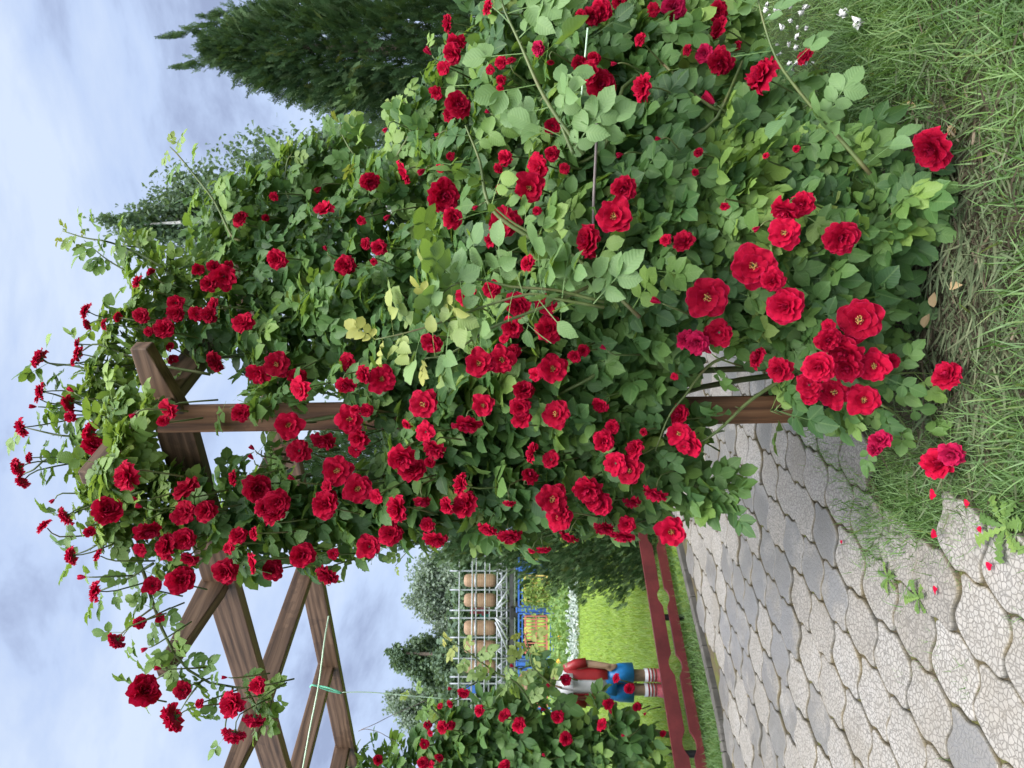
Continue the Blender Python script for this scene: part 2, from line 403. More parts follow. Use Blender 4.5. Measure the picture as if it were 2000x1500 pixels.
def rot(axis, a): return np.array(Matrix.Rotation(a, 3, Vector(axis)))
def compound(r, nl=5, ns=9):
    """rose leaf: rachis of length ~1 along +x, leaflets of length about .55"""
    V = []; Fq = []; UV = []; nv = 0
    bend = r.uniform(.05, .3); side = r.uniform(-.15, .15)
    def c(t): return np.array((t, side * t * t, -bend * t * t))
    ts = np.linspace(0, .62, 5); ra = []
    for i, tt in enumerate(ts):
        p = c(tt); ra += [p + (0, .008, 0), p + (0, -.008, 0)]
    V.append(np.array(ra)); Fq.append(np.array([(2 * i, 2 * i + 1, 2 * i + 3, 2 * i + 2) for i in range(4)])); UV.append(np.full((10, 2), .5)); nv += 10
    items = [(.62, 0, .42)]
    prs = (nl - 1) // 2
    for k in range(prs):
        tt = (.56, .34, .15)[k] if prs > 1 else .5
        for sg in (-1, 1): items.append((tt - .03 * r.random(), sg * r.uniform(.85, 1.25), (.39 - .05 * k) * r.uniform(.85, 1.1)))
    for (tt, ang, L) in items:
        lv, lf, lu = leaflet(1, r.uniform(.66, .8), ns, r.uniform(.0, .3), r.uniform(.05, .35), .035)
        lv = lv * L; Rm = rot((0, 0, 1), ang + r.uniform(-.1, .1)) @ rot((1, 0, 0), r.uniform(-.22, .22)) @ rot((0, 1, 0), r.uniform(-.15, .25))
        lv = lv @ Rm.T + c(tt)
        V.append(lv); Fq.append(lf + nv); UV.append(lu); nv += len(lv)
    return np.vstack(V), np.vstack(Fq), np.vstack(UV), (ns + 1) * 3
LEAVES = [compound(rng, (5, 5, 7, 5, 3, 7, 5, 5)[i]) for i in range(12) for _ in (0,)] if False else [compound(rng, nl) for nl in (5, 5, 7, 5, 3, 7, 5, 5, 7, 3)]
LEAVES_LO = [compound(rng, nl, 4) for nl in (5, 5, 7, 5)]

def put_leaves(acc, X, Z, pos, scale, hue, young=None, tpls=None):
    tpls = tpls or LEAVES; k = len(pos); idx = rng.integers(0, len(tpls), k)
    scale = np.broadcast_to(np.asarray(scale, float), (k,)); young = np.zeros(k) if young is None else np.broadcast_to(young, (k,))
    for i, tp in enumerate(tpls):
        m = idx == i
        if m.any(): acc.put(tp, X[m], Z[m], pos[m], scale[m], hue[m], young[m])

# ------------------------------------------------------------------ rose flowers
def petal(r, L, W, phi0, phi1, cup, ruf, az, r0, z0, nv=6, nu=7):
    V = []; UV = []; p1, p2, p3 = r.uniform(0, 6, 3)
    rad = r0; z = z0
    ts = np.linspace(0, 1, nv + 1); prev = 0
    for t_ in ts:
        dl = (t_ - prev) * L; ph = phi0 + (phi1 - phi0) * (t_ - (t_ - prev) / 2); rad += math.cos(ph) * dl; z += math.sin(ph) * dl; prev = t_
        w = W * (.22 + .78 * math.sin(PI / 2 * min(1, t_ * 1.35)) ** .9) * (1 - .1 * max(0, t_ - .8) * 5)
        for k in range(nu):
            s = -1 + 2 * k / (nu - 1)
            back = (.24 * abs(s) ** 2.6 - .07 * (1 - abs(s)) ** 2 * -1 - .07) * L * t_ ** 3
            rr = rad - back * math.cos(ph) + ruf * L * .5 * math.sin(3.2 * s + p2) * t_ ** 2
            zz = z - back * math.sin(ph) * .6 + cup * w * s * s + ruf * L * math.sin(5 * s + p1) * t_ ** 2 + ruf * .6 * L * math.sin(11 * s + p3) * t_ ** 3
            V.append((rr, s * w, zz)); UV.append((t_, .5 + .5 * s))
    V = np.array(V) @ rot((0, 0, 1), az).T
    Fq = [(i * nu + k, (i + 1) * nu + k, (i + 1) * nu + k + 1, i * nu + k + 1) for i in range(nv) for k in range(nu - 1)]
    return V, np.array(Fq), np.array(UV)
def bloom_mesh(i, kind):
    r = np.random.default_rng(100 + i)
    Vs = []; Fs = []; Us = []; nv = 0
    if kind == 'open': rings = [(6, .43, .22, .45, -.25, .02, .02), (6, .39, .2, .65, .0, .06, .01), (5, .28, .15, .95, .5, .2, .02), (3, .18, .1, 1.2, 1.4, .4, .03)]
    elif kind == 'cup': rings = [(7, .42, .21, .5, -.4, .04, .0), (6, .4, .2, .75, .0, .12, .0), (6, .34, .18, 1.0, .45, .22, .01), (5, .26, .14, 1.2, 1.1, .35, .02), (4, .2, .1, 1.4, 1.9, .6, .03)]
    else: rings = [(8, .44, .2, .6, -.6, .06, .0), (7, .42, .2, .8, -.2, .1, .0), (7, .37, .18, 1.0, .3, .2, .01), (6, .3, .15, 1.2, .9, .35, .015), (5, .24, .11, 1.4, 1.7, .55, .02)]
    for (n, L, W, f0, f1, cup, dz) in rings:
        off = r.uniform(0, 6)
        for k in range(n):
            v, f, u = petal(r, L * r.uniform(.86, 1.1), W * r.uniform(.85, 1.12), f0 + r.uniform(-.18, .18), f1 + r.uniform(-.35, .35), cup + r.uniform(-.05, .15), r.uniform(.07, .15), off + 2 * PI * k / n + r.uniform(-.28, .28), .035, dz)
            Vs.append(v); Fs.append(f + nv); Us.append(u); nv += len(v)
    V = np.vstack(Vs); mxr = np.percentile(np.hypot(V[:, 0], V[:, 1]), 97)
    V = V / mxr * .5
    me = np_mesh('rose_petals', V, np.vstack(Fs), True, None, np.vstack(Us)); me.materials.append(M['petal'])
    return me
BLOOMS = {'open': [bloom_mesh(i, 'open') for i in range(4)], 'cup': [bloom_mesh(10 + i, 'cup') for i in range(5)], 'full': [bloom_mesh(20 + i, 'full') for i in range(4)]}
def stamen_mesh():
    b = MB(); r = np.random.default_rng(3)
    for k in range(34):
        a = r.uniform(0, 2 * PI); q = r.uniform(.02, .09); tip = np.array((q * math.cos(a) * 1.3, q * math.sin(a) * 1.3, .12 + r.uniform(0, .06)))
        b.tube([(.3 * tip[0], .3 * tip[1], .0), tip], .004, 3); b.box(tip, (.018, .018, .018))
    me = bpy.data.meshes.new('stamens'); me.from_pydata(b.v, [], b.f); me.materials.append(M['stamen']); return me
STAMEN = stamen_mesh()
def calyx_mesh():
    b = MB(); b.rings([(0, 0, -.13, .022, .022), (0, 0, -.1, .05, .05), (0, 0, -.04, .062, .062), (0, 0, .02, .05, .05)], 8)
    for k in range(5):
        a = 2 * PI * k / 5; c, s = math.cos(a), math.sin(a)
        L = [(.05, .0), (.14, -.01), (.22, -.06), (.28, -.12)]; w = [.03, .035, .02, .004]
        vs = []
        for (rr, z), ww in zip(L, w): vs += [(rr * c - ww * s, rr * s + ww * c, z), (rr * c + ww * s, rr * s - ww * c, z)]
        b.add(vs, [(0, 1, 3, 2), (2, 3, 5, 4), (4, 5, 7, 6)])
    me = bpy.data.meshes.new('calyx'); me.from_pydata(b.v, [], b.f); me.materials.append(M['sepal']); return me
CALYX = calyx_mesh()
def bud_mesh(i):
    r = np.random.default_rng(50 + i); Vs = []; Fs = []; Us = []; nv = 0
    for k in range(5):
        v, f, u = petal(r, .95, .3, 1.15, 1.9, .55, .04, 2 * PI * k / 5, .05, 0); Vs.append(v); Fs.append(f + nv); Us.append(u); nv += len(v)
    V = np.vstack(Vs); me = np_mesh('bud_petals', V * .9, np.vstack(Fs), True, None, np.vstack(Us)); me.materials.append(M['petal']); return me
BUDS = [bud_mesh(i) for i in range(3)]

# crop-space lists (x, y, size) read off 2000x1500 enlargements of 700x525 px areas
RAW = {
 (0, 0): "1545,1445,105 1930,1480,110 1810,1170,105 1790,1045,50b 1345,1225,95 1530,1095,50 1480,1215,40 1825,1400,35b 1105,1500,65",
 (650, 0): "870,45,80s 650,135,95s 690,225,105 670,295,110c 550,305,55b 620,380,75 940,350,65 995,345,55 880,390,50 940,445,55 935,495,45 580,515,75 700,590,135 660,640,85 875,630,35b 545,290,40b 1150,270,80p 1450,85,100 1500,55,115c 1385,85,60 1600,10,80 1790,55,75 1900,40,130p 1430,400,115 1495,475,155c 1740,490,140s 1585,355,40b 1370,350,80 1460,325,70 1215,345,40 1225,700,90 305,712,40b 205,1010,105 405,960,120 610,1090,175 515,945,55b 595,745,35b 965,880,85 925,940,55 1150,930,135 1100,1045,160o 1225,860,80 960,1240,165o 900,1345,105 1090,1470,90 810,1150,38b 670,1220,110 1625,1045,135c 1570,1210,185o 1440,1345,175 1620,860,48b 1830,775,38b 1960,1350,115 1860,1340,65 320,1200,42b 260,1380,85 185,1360,65 160,1230,50 1720,225,70 1980,280,60 655,870,45 600,940,50 930,1055,50 1295,940,60 1140,1175,50",
 (1300, 0): "50,40,140p 290,60,100 300,155,115s 135,280,85 220,300,95p 310,340,145 400,260,60 780,322,92s 550,435,205s 275,578,95b 185,850,50 165,960,40 1495,830,215s 670,1165,155c 770,1135,125 665,1300,165o 975,1325,180c 525,1265,48b 125,1355,170c 330,1150,50 730,830,40 560,870,35",
 (0, 490): "1250,140,135 1165,185,90 1190,90,70 1110,95,60 1275,80,50 770,175,75s 845,120,50s 490,340,90s 490,410,60s 660,370,55s 590,410,60s 790,360,85 830,450,50 980,290,85 985,345,95 915,435,110 1095,355,85 1170,355,95 1195,300,70 1355,405,115c 1205,615,110c 950,535,50 965,610,60 440,520,65s 445,575,85s 415,620,50s 230,600,105s 240,785,90s 215,825,50s 205,870,40b 390,850,95s 410,785,40b 395,925,60 130,985,105s 510,1010,100s 525,1095,125 170,1155,60s 110,1205,105s 130,1280,80s 755,910,40b 945,880,115 910,950,60 305,1385,38b 375,1475,110s 590,1450,150 720,1250,155c 1045,1330,150 1430,1320,150c 1345,905,100 1440,675,125 1545,635,135o 1660,700,100 1680,770,135 1610,970,145o 1805,1050,135c 1670,1115,125 1950,940,145o 1985,890,60 1885,1225,155o 1550,1400,135c 1820,1420,150c 1420,1110,40b 1415,1165,40b 1310,1270,85s 1830,1310,75 1645,1275,42b 1535,1475,120c 1040,1450,115 1150,1450,115 1480,1430,110 795,1430,45b 770,1385,42b",
 (650, 490): "65,90,110c 255,10,50 230,60,40 1080,50,95 750,255,115 885,215,95 1030,300,145 1190,300,120 1005,425,115 1210,430,150c 960,490,60 555,510,120 815,630,150o 945,605,145o 1010,560,80 1225,660,155o 1135,690,75 1350,585,75 1400,555,65 85,620,100 70,740,110 180,690,95 270,715,150o 510,855,155o 840,860,120o 755,960,155c 1065,780,115 1045,870,110 1060,940,115 1250,915,150o 1495,855,95 1510,1055,115c 1560,980,75 80,950,130o 150,1040,120c 130,1110,80 125,890,80 190,890,70 415,965,60 520,1010,110 570,1095,125c 380,1150,150c 450,1230,150c 540,1180,60 1120,1125,110c 1220,1165,95 1095,1260,95 40,1225,125o 140,1325,155o 245,1370,85 725,1305,125s 370,1440,145c 500,1390,90s 640,1420,95 745,1415,145c 985,1400,70s 1225,1380,160o 1290,1460,115 1580,1185,130 1655,1225,150o 1690,1110,110 1420,1320,150c 1500,1410,130 1670,1390,100s 1800,1340,125s 1940,920,125c 1930,1020,125o 1960,1090,75 1830,290,60b 1975,500,110p 1525,550,40b 1735,1010,42 1450,1400,90",
 (1300, 490): "490,80,230o 255,255,1p 230,255,220o 600,160,130 300,455,150 180,510,130p 120,480,80p 255,572,45b 670,310,195c 1085,385,220o 905,490,135 1000,560,170c 1020,650,145 1170,640,165o 860,645,165c 640,660,140 520,600,115s 800,750,130 810,800,105 940,790,165o 1105,835,165o 1580,700,155s 1200,1060,115p 1165,1105,85p 1530,1190,175c 1600,1130,130p 90,920,1 150,1080,130 910,420,70 1255,620,90 50,700,42",
 (0, 975): "255,155,85s 375,110,1 500,180,60 410,315,100s 555,315,65s 480,435,48b 545,515,115s 655,785,105s 825,170,135c 1015,90,110 1150,60,110 1025,220,120 935,265,135 785,280,80 1060,330,95 1005,455,145c 850,485,95 1330,210,95c 1425,190,75 1280,270,65 1690,310,130c 1260,400,135 1420,355,115 1520,395,110 1830,415,125 1860,305,60 825,830,42b 780,690,65 890,660,50 800,1075,165 980,1215,155s 1020,1065,90 1300,1140,135 1440,1040,90 1310,1300,130s 1420,1220,115s 1340,1290,60 1115,1140,50 1270,995,32b 900,945,40b",
 (650, 975): "325,195,130 205,265,130 530,140,80 575,215,130s 865,160,110s 985,200,125s 1265,100,145o 1110,285,42s 1175,275,72s 1320,200,110s 1510,150,110s 1615,195,130s 1640,140,90 1890,175,155o",
}
RAWL = "730,1080,62 665,1060,30b 600,1155,32 655,1140,42 820,1180,60 960,1210,75 1040,1260,78 530,1260,45 545,1305,36 615,1270,68 660,1265,52 510,1370,52 590,1445,52 505,1470,62 550,1480,40 1255,1215,68 1300,1335,68 1505,1260,66 1535,1140,62 1655,1055,58 1585,1000,50 1300,1005,60 1220,1025,35b 1190,1175,30b 1700,1160,50 1845,1310,38 1010,935,28b 960,1490,66 250,1455,52 1185,1435,24b 1630,1320,24b 1750,1190,24b 1555,1200,26b"
def parse(raw, ox, oy):
    o = []
    for tk in raw.split():
        x, y, d = tk.split(','); fl = ''
        if d[-1].isalpha(): fl = d[-1]; d = d[:-1]
        if float(d) < 5: continue
        o.append((ox + .35 * float(x), oy + .35 * float(y), .35 * float(d), fl))
    return o
BL = []
for (ox, oy), raw in RAW.items():
    for b in parse(raw, ox, oy):
        if all(math.hypot(b[0] - q[0], b[1] - q[1]) > 12 for q in BL): BL.append(b)
BLL = parse(RAWL, 650, 975)

# ------------------------------------------------------------------ canopy clumps: (u, v, distance, vertical px, horizontal px, leaves)
BLOBS = [
 (1520,800,2.15,50,30,14),(1600,790,2.12,50,40,16),(1050,575,1.9,60,40,18),(200,905,1.96,34,34,14),(262,850,2.02,45,45,16),(235,895,1.98,40,40,14),(290,790,2.05,28,34,8),(225,800,2.1,50,60,12),(255,640,2.5,90,70,34),(215,750,2.42,85,75,36),(190,880,2.35,75,85,34),(215,1000,2.35,75,75,34),(250,920,2.4,70,70,30),(320,990,2.4,90,80,52),(330,1080,2.42,60,55,26),(170,960,2.35,60,60,14),
 (300,600,2.62,80,60,30),(360,545,2.7,80,70,40),(440,470,2.8,95,85,60),(520,400,2.9,90,70,54),(590,340,3.0,80,60,42),(660,290,3.0,70,50,28),(260,480,2.7,60,36,14),(420,400,2.85,60,40,14),
 (430,640,2.62,110,90,70),(520,560,2.7,110,110,95),(530,700,2.5,100,80,70),(640,500,2.75,120,120,105),(650,650,2.55,110,110,100),(470,790,2.3,60,50,16),(560,790,2.3,70,50,22),(690,770,2.3,90,55,34),
 (420,980,2.4,90,80,60),(470,1060,2.42,80,60,46),(540,990,2.4,90,90,70),(600,1080,2.45,70,40,24),(660,960,2.4,90,90,64),(700,1040,2.45,60,45,26),(620,880,2.4,70,40,18),(520,890,2.45,60,45,14),
 (760,400,2.75,110,110,100),(790,560,2.5,120,110,110),(800,700,2.35,110,90,95),(800,860,2.3,90,80,70),(780,960,2.35,90,80,70),(860,950,2.35,100,80,80),(880,820,2.25,100,90,90),(830,260,2.7,90,80,70),
 (920,330,2.5,120,110,120),(930,480,2.35,120,110,120),(950,620,2.25,110,110,115),(970,770,2.22,110,100,105),(980,920,2.3,110,90,100),(980,1010,2.35,80,50,40),
 (900,130,2.6,90,80,60),(990,190,2.4,110,100,100),(1010,60,2.4,110,90,90),(1100,130,2.3,110,110,110),(1110,280,2.25,110,110,115),(1110,430,2.2,110,110,120),(1110,570,2.2,110,110,120),(1100,700,2.22,110,100,110),(1100,830,2.25,110,100,110),(1110,950,2.3,100,80,80),(1190,990,2.32,70,45,30),
 (1180,30,2.4,100,80,80),(1260,130,2.3,110,110,110),(1270,270,2.2,110,110,115),(1280,400,2.1,110,100,115),(1270,530,2.1,110,110,115),(1260,660,2.2,100,100,95),(1230,780,2.25,90,90,70),(1230,890,2.28,80,80,60),(1330,870,2.28,50,70,22),(1380,940,2.25,50,40,14),(1310,930,2.25,50,40,14),
 (1370,60,2.45,80,80,60),(1390,180,2.3,100,90,90),(1420,300,2.15,110,100,105),(1420,420,2.05,100,100,100),(1400,550,2.1,100,90,85),(1390,660,2.15,70,70,40),(1470,620,2.1,70,60,40),
 (1520,200,2.15,70,50,20),(1530,300,2.1,90,80,55),(1540,420,2.05,100,90,90),(1550,530,2.05,100,80,80),(1570,630,2.05,90,70,60),(1600,710,2.05,80,60,50),(1640,470,2.02,100,90,75),(1650,340,2.0,70,70,32),(1660,580,2.05,80,70,50),(1735,430,1.98,75,75,45),(1780,380,1.95,60,50,24),(1740,620,2.1,50,60,12),(1700,740,2.05,50,50,12),(1640,270,2.0,50,60,14),
]
BACK = [(480,520,3.1,130,110,60),(600,420,3.2,120,100,50),(620,620,3.0,150,120,90),(760,500,3.0,140,140,100),(800,700,2.8,140,120,100),(900,850,2.75,130,110,90),(900,350,2.95,150,140,90),(950,550,2.8,140,140,110),(1000,200,2.85,140,150,80),(1050,700,2.7,140,140,110),(1100,900,2.7,120,110,80),(1120,400,2.65,140,150,110),(1200,200,2.7,140,150,90),(1250,550,2.6,130,140,100),(1280,350,2.55,120,140,100),(1400,200,2.6,110,140,60),(1430,450,2.45,100,130,80),(700,980,2.75,120,80,60),(560,1000,2.7,100,70,40),(1560,480,2.3,90,120,50),(1100,40,2.8,140,100,60),(430,1000,2.65,90,60,30)]
LBL = [(1150,1462,4.8,100,55,90),(1020,1465,4.8,100,60,95),(900,1460,4.85,90,55,80),(790,1480,4.9,80,30,34),(1080,1428,4.75,70,30,34),(980,1405,4.75,70,40,44),(880,1425,4.85,60,40,38),(1200,1432,4.7,40,30,16),(1250,1470,4.7,40,30,12),(700,1500,4.9,50,20,14),(1058,1345,4.7,34,24,14),(1030,1322,4.7,26,20,10),(1160,1385,4.7,30,14,6),(1120,1490,5.1,150,50,60),(950,1490,5.2,150,40,40)]
HOLES = [(600,878,22),(655,812,10),(1408,722,20),(1372,745,8),(590,905,18),(425,760,20),(470,870,16),(640,890,16)]
PROTECT = [(430,600,800,856,.85),(690,790,815,852,.6),(290,420,715,900,.8),(390,440,690,760,.7),(1380,1480,775,826,.6),(345,440,830,930,.9),(350,470,930,1010,.5),(380,470,1080,1200,.95)]

def plant_of(u, v):
    if u >= 1250: return 3
    return 0 if v >= 700 else (1 if v >= 430 else 2)
def front_Y(u, v, blobs):
    best = None
    for (bu, bv, Y, ru, rv, n) in blobs:
        q = ((u - bu) / ru) ** 2 + ((v - bv) / rv) ** 2
        if q < 1:
            d = Y - .8 * math.sqrt(1 - q) * (ru + rv) / 2 / F * Y
            if best is None or d < best: best = d
    if best is None:
        k = min(blobs, key=lambda b: ((u - b[0]) / b[3]) ** 2 + ((v - b[1]) / b[4]) ** 2); best = k[2]
    return best

NP = 5
ACC = [Acc() for _ in range(NP)]; ACCP = [Acc() for _ in range(NP)]; STEM = [MB() for _ in range(NP)]
blooms = []      # plant, pos, diam, facing, flag
for (lst, blobs, far) in ((BL, BLOBS, False), (BLL, LBL, True)):
    for (u, v, d, fl) in lst:
        Yb = front_Y(u, v, blobs) - (.1 if not far else .12)
        if not far and u > 1700: Yb = min(Yb, F * (H - .05) / (u - 1000))
        p = P(u, v, Yb); cam = nrm(np.array((0, 0, H)) - p)
        j = rng.normal(0, .28, 3)
        if fl == 's': f = cam * .15 + np.array((rng.normal(-.25 if v > 800 else .1, .3), -.1, .9)) + j * .6
        elif fl == 'b': f = cam * .2 + np.array((rng.normal(0, .4), 0, .8)) + j
        elif fl == 'o': f = cam * 1.0 + np.array((0, 0, .12)) + j * .6
        else: f = cam * .8 + np.array((rng.normal(-.1, .25), 0, .32)) + j
        if not far and 700 < v and u > 350 and fl == 's' and v > 950: f = cam * .3 + np.array((-.85, 0, .15)) + j * .6
        blooms.append((4 if far else plant_of(u, v), p, d / F * Yb, nrm(f), fl, u, v, d))
BU = np.array([b[5] for b in blooms]); BV = np.array([b[6] for b in blooms]); BD = np.array([b[7] for b in blooms]); BY = np.array([b[1][1] for b in blooms])

def scatter(blobs, plant=None, sc=(.102, .155), hueb=0, back=False, tpls=None, cull=True):
    sc0 = sc
    for (u, v, Y, ru, rv, n) in blobs:
        fr = plant is None and not back and u < 420 and n < 62; hb = hueb + (.3 if fr else (.22 if plant is None and 1330 < u < 1500 and v < 500 else 0)); sc = (sc0[0] * .74, sc0[1] * .74) if fr else sc0  # fr: leaves against the sky, backlight painted in as a lighter colour
        if fr: n = int(n * 1.55)
        elif plant is None and not back: n = int(n * (.62 if u > 1500 else .86))
        C = P(u, v, Y); R = np.array((rv / F * Y, (ru + rv) / 2 / F * Y * .95, ru / F * Y))
        n = int(n * (1.28 if not back else .9)); R = np.maximum(R * .45, R - (.05 if plant is None else .08))
        d = nrm(rng.normal(0, 1, (n, 3))); d[:, 1] = np.where(rng.random(n) < .45, -np.abs(d[:, 1]), d[:, 1])
        rad = rng.uniform(.25, 1.1, n) ** .8
        pos = C + d * R * rad[:, None]
        Z = nrm(d * .45 + np.array((0, -.34, .66)) + rng.normal(0, .42, (n, 3)))
        X = d * .8 + np.array((0, -.1, -.15)) + rng.normal(0, .6, (n, 3)); X = nrm(X - Z * (X * Z).sum(1, keepdims=True))
        s = rng.uniform(sc[0], sc[1], n) * rng.choice([1, 1, .8, 1.15], n)
        ctr = pos + X * (s * .55)[:, None]; pu, pv = uv_of(ctr)
        keep = pos[:, 2] > .02
        if cull:
            for (hu, hv, hr) in HOLES: keep &= np.hypot(pu - hu, pv - hv) > hr + s / pos[:, 1] * F * .33
            for (u0, u1, v0, v1, pr) in PROTECT: keep &= ~((pu > u0) & (pu < u1) & (pv > v0) & (pv < v1) & (rng.random(n) < pr))
        D = np.hypot(pu[:, None] - BU, pv[:, None] - BV)
        keep &= ~((D < (BD * .3 + 8 * 2.2 / Y)[None]) & (ctr[:, 1][:, None] < BY[None] + .03)).any(1)
        hue = np.clip(rng.normal(.45 + hb, .24, n) + rng.normal(0, .1), 0, 1); yg = np.where(rng.random(n) < .025, rng.uniform(.2, .6, n), 0) + (.12 if fr else 0)  # fr leaves also take some young tint to paint in the backlit yellow
        pl = plant if plant is not None else plant_of(u, v)
        k = keep
        put_leaves(ACC[pl], X[k], Z[k], pos[k], s[k], hue[k], yg[k], tpls)
        # twig carrying the clump
        if not back:
            for q in range(2):
                a = C + R * nrm(rng.normal(0, 1, 3)) * .8; STEM[pl].tube(spline([C + (0, .05, -.9 * R[2]), C + R * rng.normal(0, .2, 3), a], 6), np.linspace(.004, .0018, 6), 5)
scatter(BLOBS)
scatter(BACK, back=True, hueb=-.3, tpls=LEAVES_LO)  # rear leaves coloured darker to stand in for shade inside the bush
scatter(LBL, plant=4, sc=(.16, .235), cull=False, tpls=LEAVES_LO)

def shoot(pl, px, Y, scale=(.12, .16), n=9, r0=.006, tip=True, pale=False, tipn=4, hue=.55, yg=0.0, gap0=.04):
    """px: list of (u,v[,dY]); Y: distance"""
    pts = spline([P(q[0], q[1], Y + (q[2] if len(q) > 2 else 0)) for q in px], 16)
    STEM[pl].tube(pts, np.linspace(r0, r0 * .35, 16), 6)
    # thorns
    for k in range(5):
        i = rng.integers(1, 12); d = nrm(rng.normal(0, 1, 3)); STEM[pl].tube([pts[i], pts[i] + d * r0 * 2.6], [r0 * .45, r0 * .02], 4)
    acc = ACCP[pl] if pale else ACC[pl]
    tt = np.linspace(gap0, 1, n); side = 1
    for i, t_ in enumerate(tt):
        f = t_ * 15; a = min(14, int(f)); p = pts[a] + (pts[a + 1] - pts[a]) * (f - a); d = nrm(pts[a + 1] - pts[a])
        lat = nrm(np.cross(d, np.array((0, -1., .25)))) * side; side = -side
        X = nrm(d * rng.uniform(.2, .6) + lat * rng.uniform(.5, 1) + np.array((0, -.35, -.15)) + rng.normal(0, .25, 3))
        Z = nrm(np.array((0, -.55, .75)) + rng.normal(0, .3, 3))
        s = 1.08 * rng.uniform(*scale) * (1 if t_ < .75 or not tip else 1 - (t_ - .75) * 2)
        y = yg + (max(0, (t_ - .72)) * 2.4 if tip else 0)
        cu, cv = uv_of(p + X * s * .5)
        if (np.hypot(cu - BU, cv - BV) < BD * .5 + (6 if not pale else -4)).any() and rng.random() < .8: continue
        put_leaves(acc, X[None], Z[None], p[None], np.array([s]), np.array([np.clip(hue + rng.normal(0, .15), 0, 1)]), np.array([min(.95, y)]))
    return pts
# long shoots against the sky and hanging in front
shoot(1, [(330,530),(266,493),(210,472),(168,465),(122,451)], 2.6, (.085,.12), 12, .005, hue=.8)
shoot(1, [(300,560),(230,520),(200,500),(165,470)], 2.62, (.08,.1), 9, .004, hue=.8)
shoot(1, [(470,470),(451,458),(420,395),(378,340),(346,301),(332,287)], 2.6, (.1,.14), 11, .006, hue=.75)
shoot(1, [(600,420),(560,380),(560,320),(570,300)], 2.8, (.1,.13), 8, .005, hue=.7)
shoot(2, [(720,330),(690,300),(668,262),(665,240)], 2.8, (.1,.13), 8, .005, hue=.7)
shoot(2, [(776,304),(804,252),(800,210),(770,190)], 2.6, (.09,.11), 6, .005, hue=.7)
shoot(0, [(410,731),(315,714),(245,693),(189,672),(160,686)], 2.4, (.075,.1), 12, .006, False, hue=.8)
shoot(0, [(310,800),(280,780),(227,749),(157,717),(98,710),(80,700)], 2.35, (.075,.1), 12, .006, False, hue=.8)
shoot(0, [(300,850),(217,822),(164,794),(115,773),(87,766)], 2.35, (.075,.1), 12, .006, False, hue=.8)
shoot(0, [(260,870),(157,854),(115,850),(70,840),(49,835)], 2.3, (.075,.1), 10, .005, False, hue=.8)
shoot(0, [(300,900),(182,903),(140,906),(94,896),(66,917),(42,927)], 2.3, (.075,.1), 11, .006, False, hue=.8)
shoot(0, [(280,960),(200,980),(150,1000),(125,1012)], 2.3, (.075,.1), 9, .005, False, hue=.8)
shoot(0, [(280,1050),(220,1050),(170,1075),(140,1085)], 2.35, (.075,.1), 8, .005, False, hue=.8)
shoot(0, [(300,1100),(250,1130),(205,1150),(190,1155)], 2.35, (.075,.1), 8, .005, False, hue=.8)
shoot(0, [(301,1185),(262,1215),(235,1248)], 2.4, (.075,.1), 6, .004, False, hue=.8)
shoot(0, [(340,820),(283,777),(245,815),(228,858),(220,920),(234,1003),(259,1066),(283,1125),(301,1185),(325,1248),(353,1293),(395,1328),(455,1342),(520,1345)], 2.4, (.075,.105), 42, .009, False, hue=.75, gap0=.3)
shoot(0, [(353,1293),(330,1310),(300,1330),(275,1345)], 2.4, (.075,.1), 7, .004, False, hue=.75)
shoot(0, [(395,1328),(370,1360),(350,1392)], 2.4, (.075,.1), 6, .004, False, hue=.75)
shoot(0, [(455,1342),(450,1370),(440,1420),(450,1440)], 2.4, (.075,.1), 8, .004, False, hue=.75)
shoot(0, [(480,1342),(500,1380),(505,1410)], 2.4, (.075,.1), 8, .004, False, hue=.75)
shoot(0, [(520,1345),(530,1370),(525,1390)], 2.4, (.075,.1), 4, .004, False, hue=.75)
shoot(1, [(1180,600),(1087,584),(1035,574),(947,598),(860,630),(790,651),(734,663)], 1.72, (.13,.17), 19, .0045, True, True)
shoot(1, [(1180,590),(1087,567),(1000,560),(930,545),(880,560),(850,590)], 1.72, (.13,.17), 15, .0045, True, True)
shoot(1, [(1150,560),(1060,600),(960,640),(880,690),(830,700)], 1.74, (.12,.16), 10, .005, True, True)
shoot(2, [(1140,300),(1087,227),(1052,168),(1017,87),(986,21),(975,-20)], 1.85, (.14,.18), 14, .007, False, True)
shoot(2, [(1120,300),(1100,255),(1090,230)], 1.85, (.15,.18), 5, .006, False, True)
shoot(3, [(1700,340),(1636,266),(1566,185),(1517,115),(1489,35),(1480,-10)], 1.82, (.13,.16), 9, .006, False, True, hue=.25)
shoot(2, [(1060,480),(961,409),(937,315),(909,245)], 2.02, (.12,.15), 11, .007, False, hue=.7)
shoot(1, [(1250,620),(1120,500),(1010,440),(960,400)], 1.98, (.12,.16), 11, .006, False, hue=.75)
shoot(3, [(1720,790),(1748,808),(1783,850),(1825,885)], 2.0, (.08,.11), 5, .004, False, hue=.6)
shoot(3, [(1660,790),(1671,808),(1702,864)], 2.05, (.08,.1), 3, .004, False, hue=.6)
shoot(3, [(1720,735),(1744,731),(1783,728),(1832,731)], 1.96, (.08,.11), 4, .004, False, hue=.6)
shoot(3, [(1740,420),(1780,390),(1797,360),(1815,315)], 1.93, (.09,.12), 5, .004, False, hue=.7)
shoot(3, [(1580,700),(1560,720),(1468,780),(1415,830),(1375,860),(1330,870)], 2.12, (.1,.12), 5, .008, False, hue=.45)
shoot(0, [(1440,690),(1384,714),(1340,770),(1307,812),(1280,880)], 2.12, (.09,.12), 6, .006, False, hue=.55)
shoot(0, [(1290,900),(1330,930),(1380,960),(1420,975)], 2.2, (.1,.13), 7, .004, False, hue=.5)
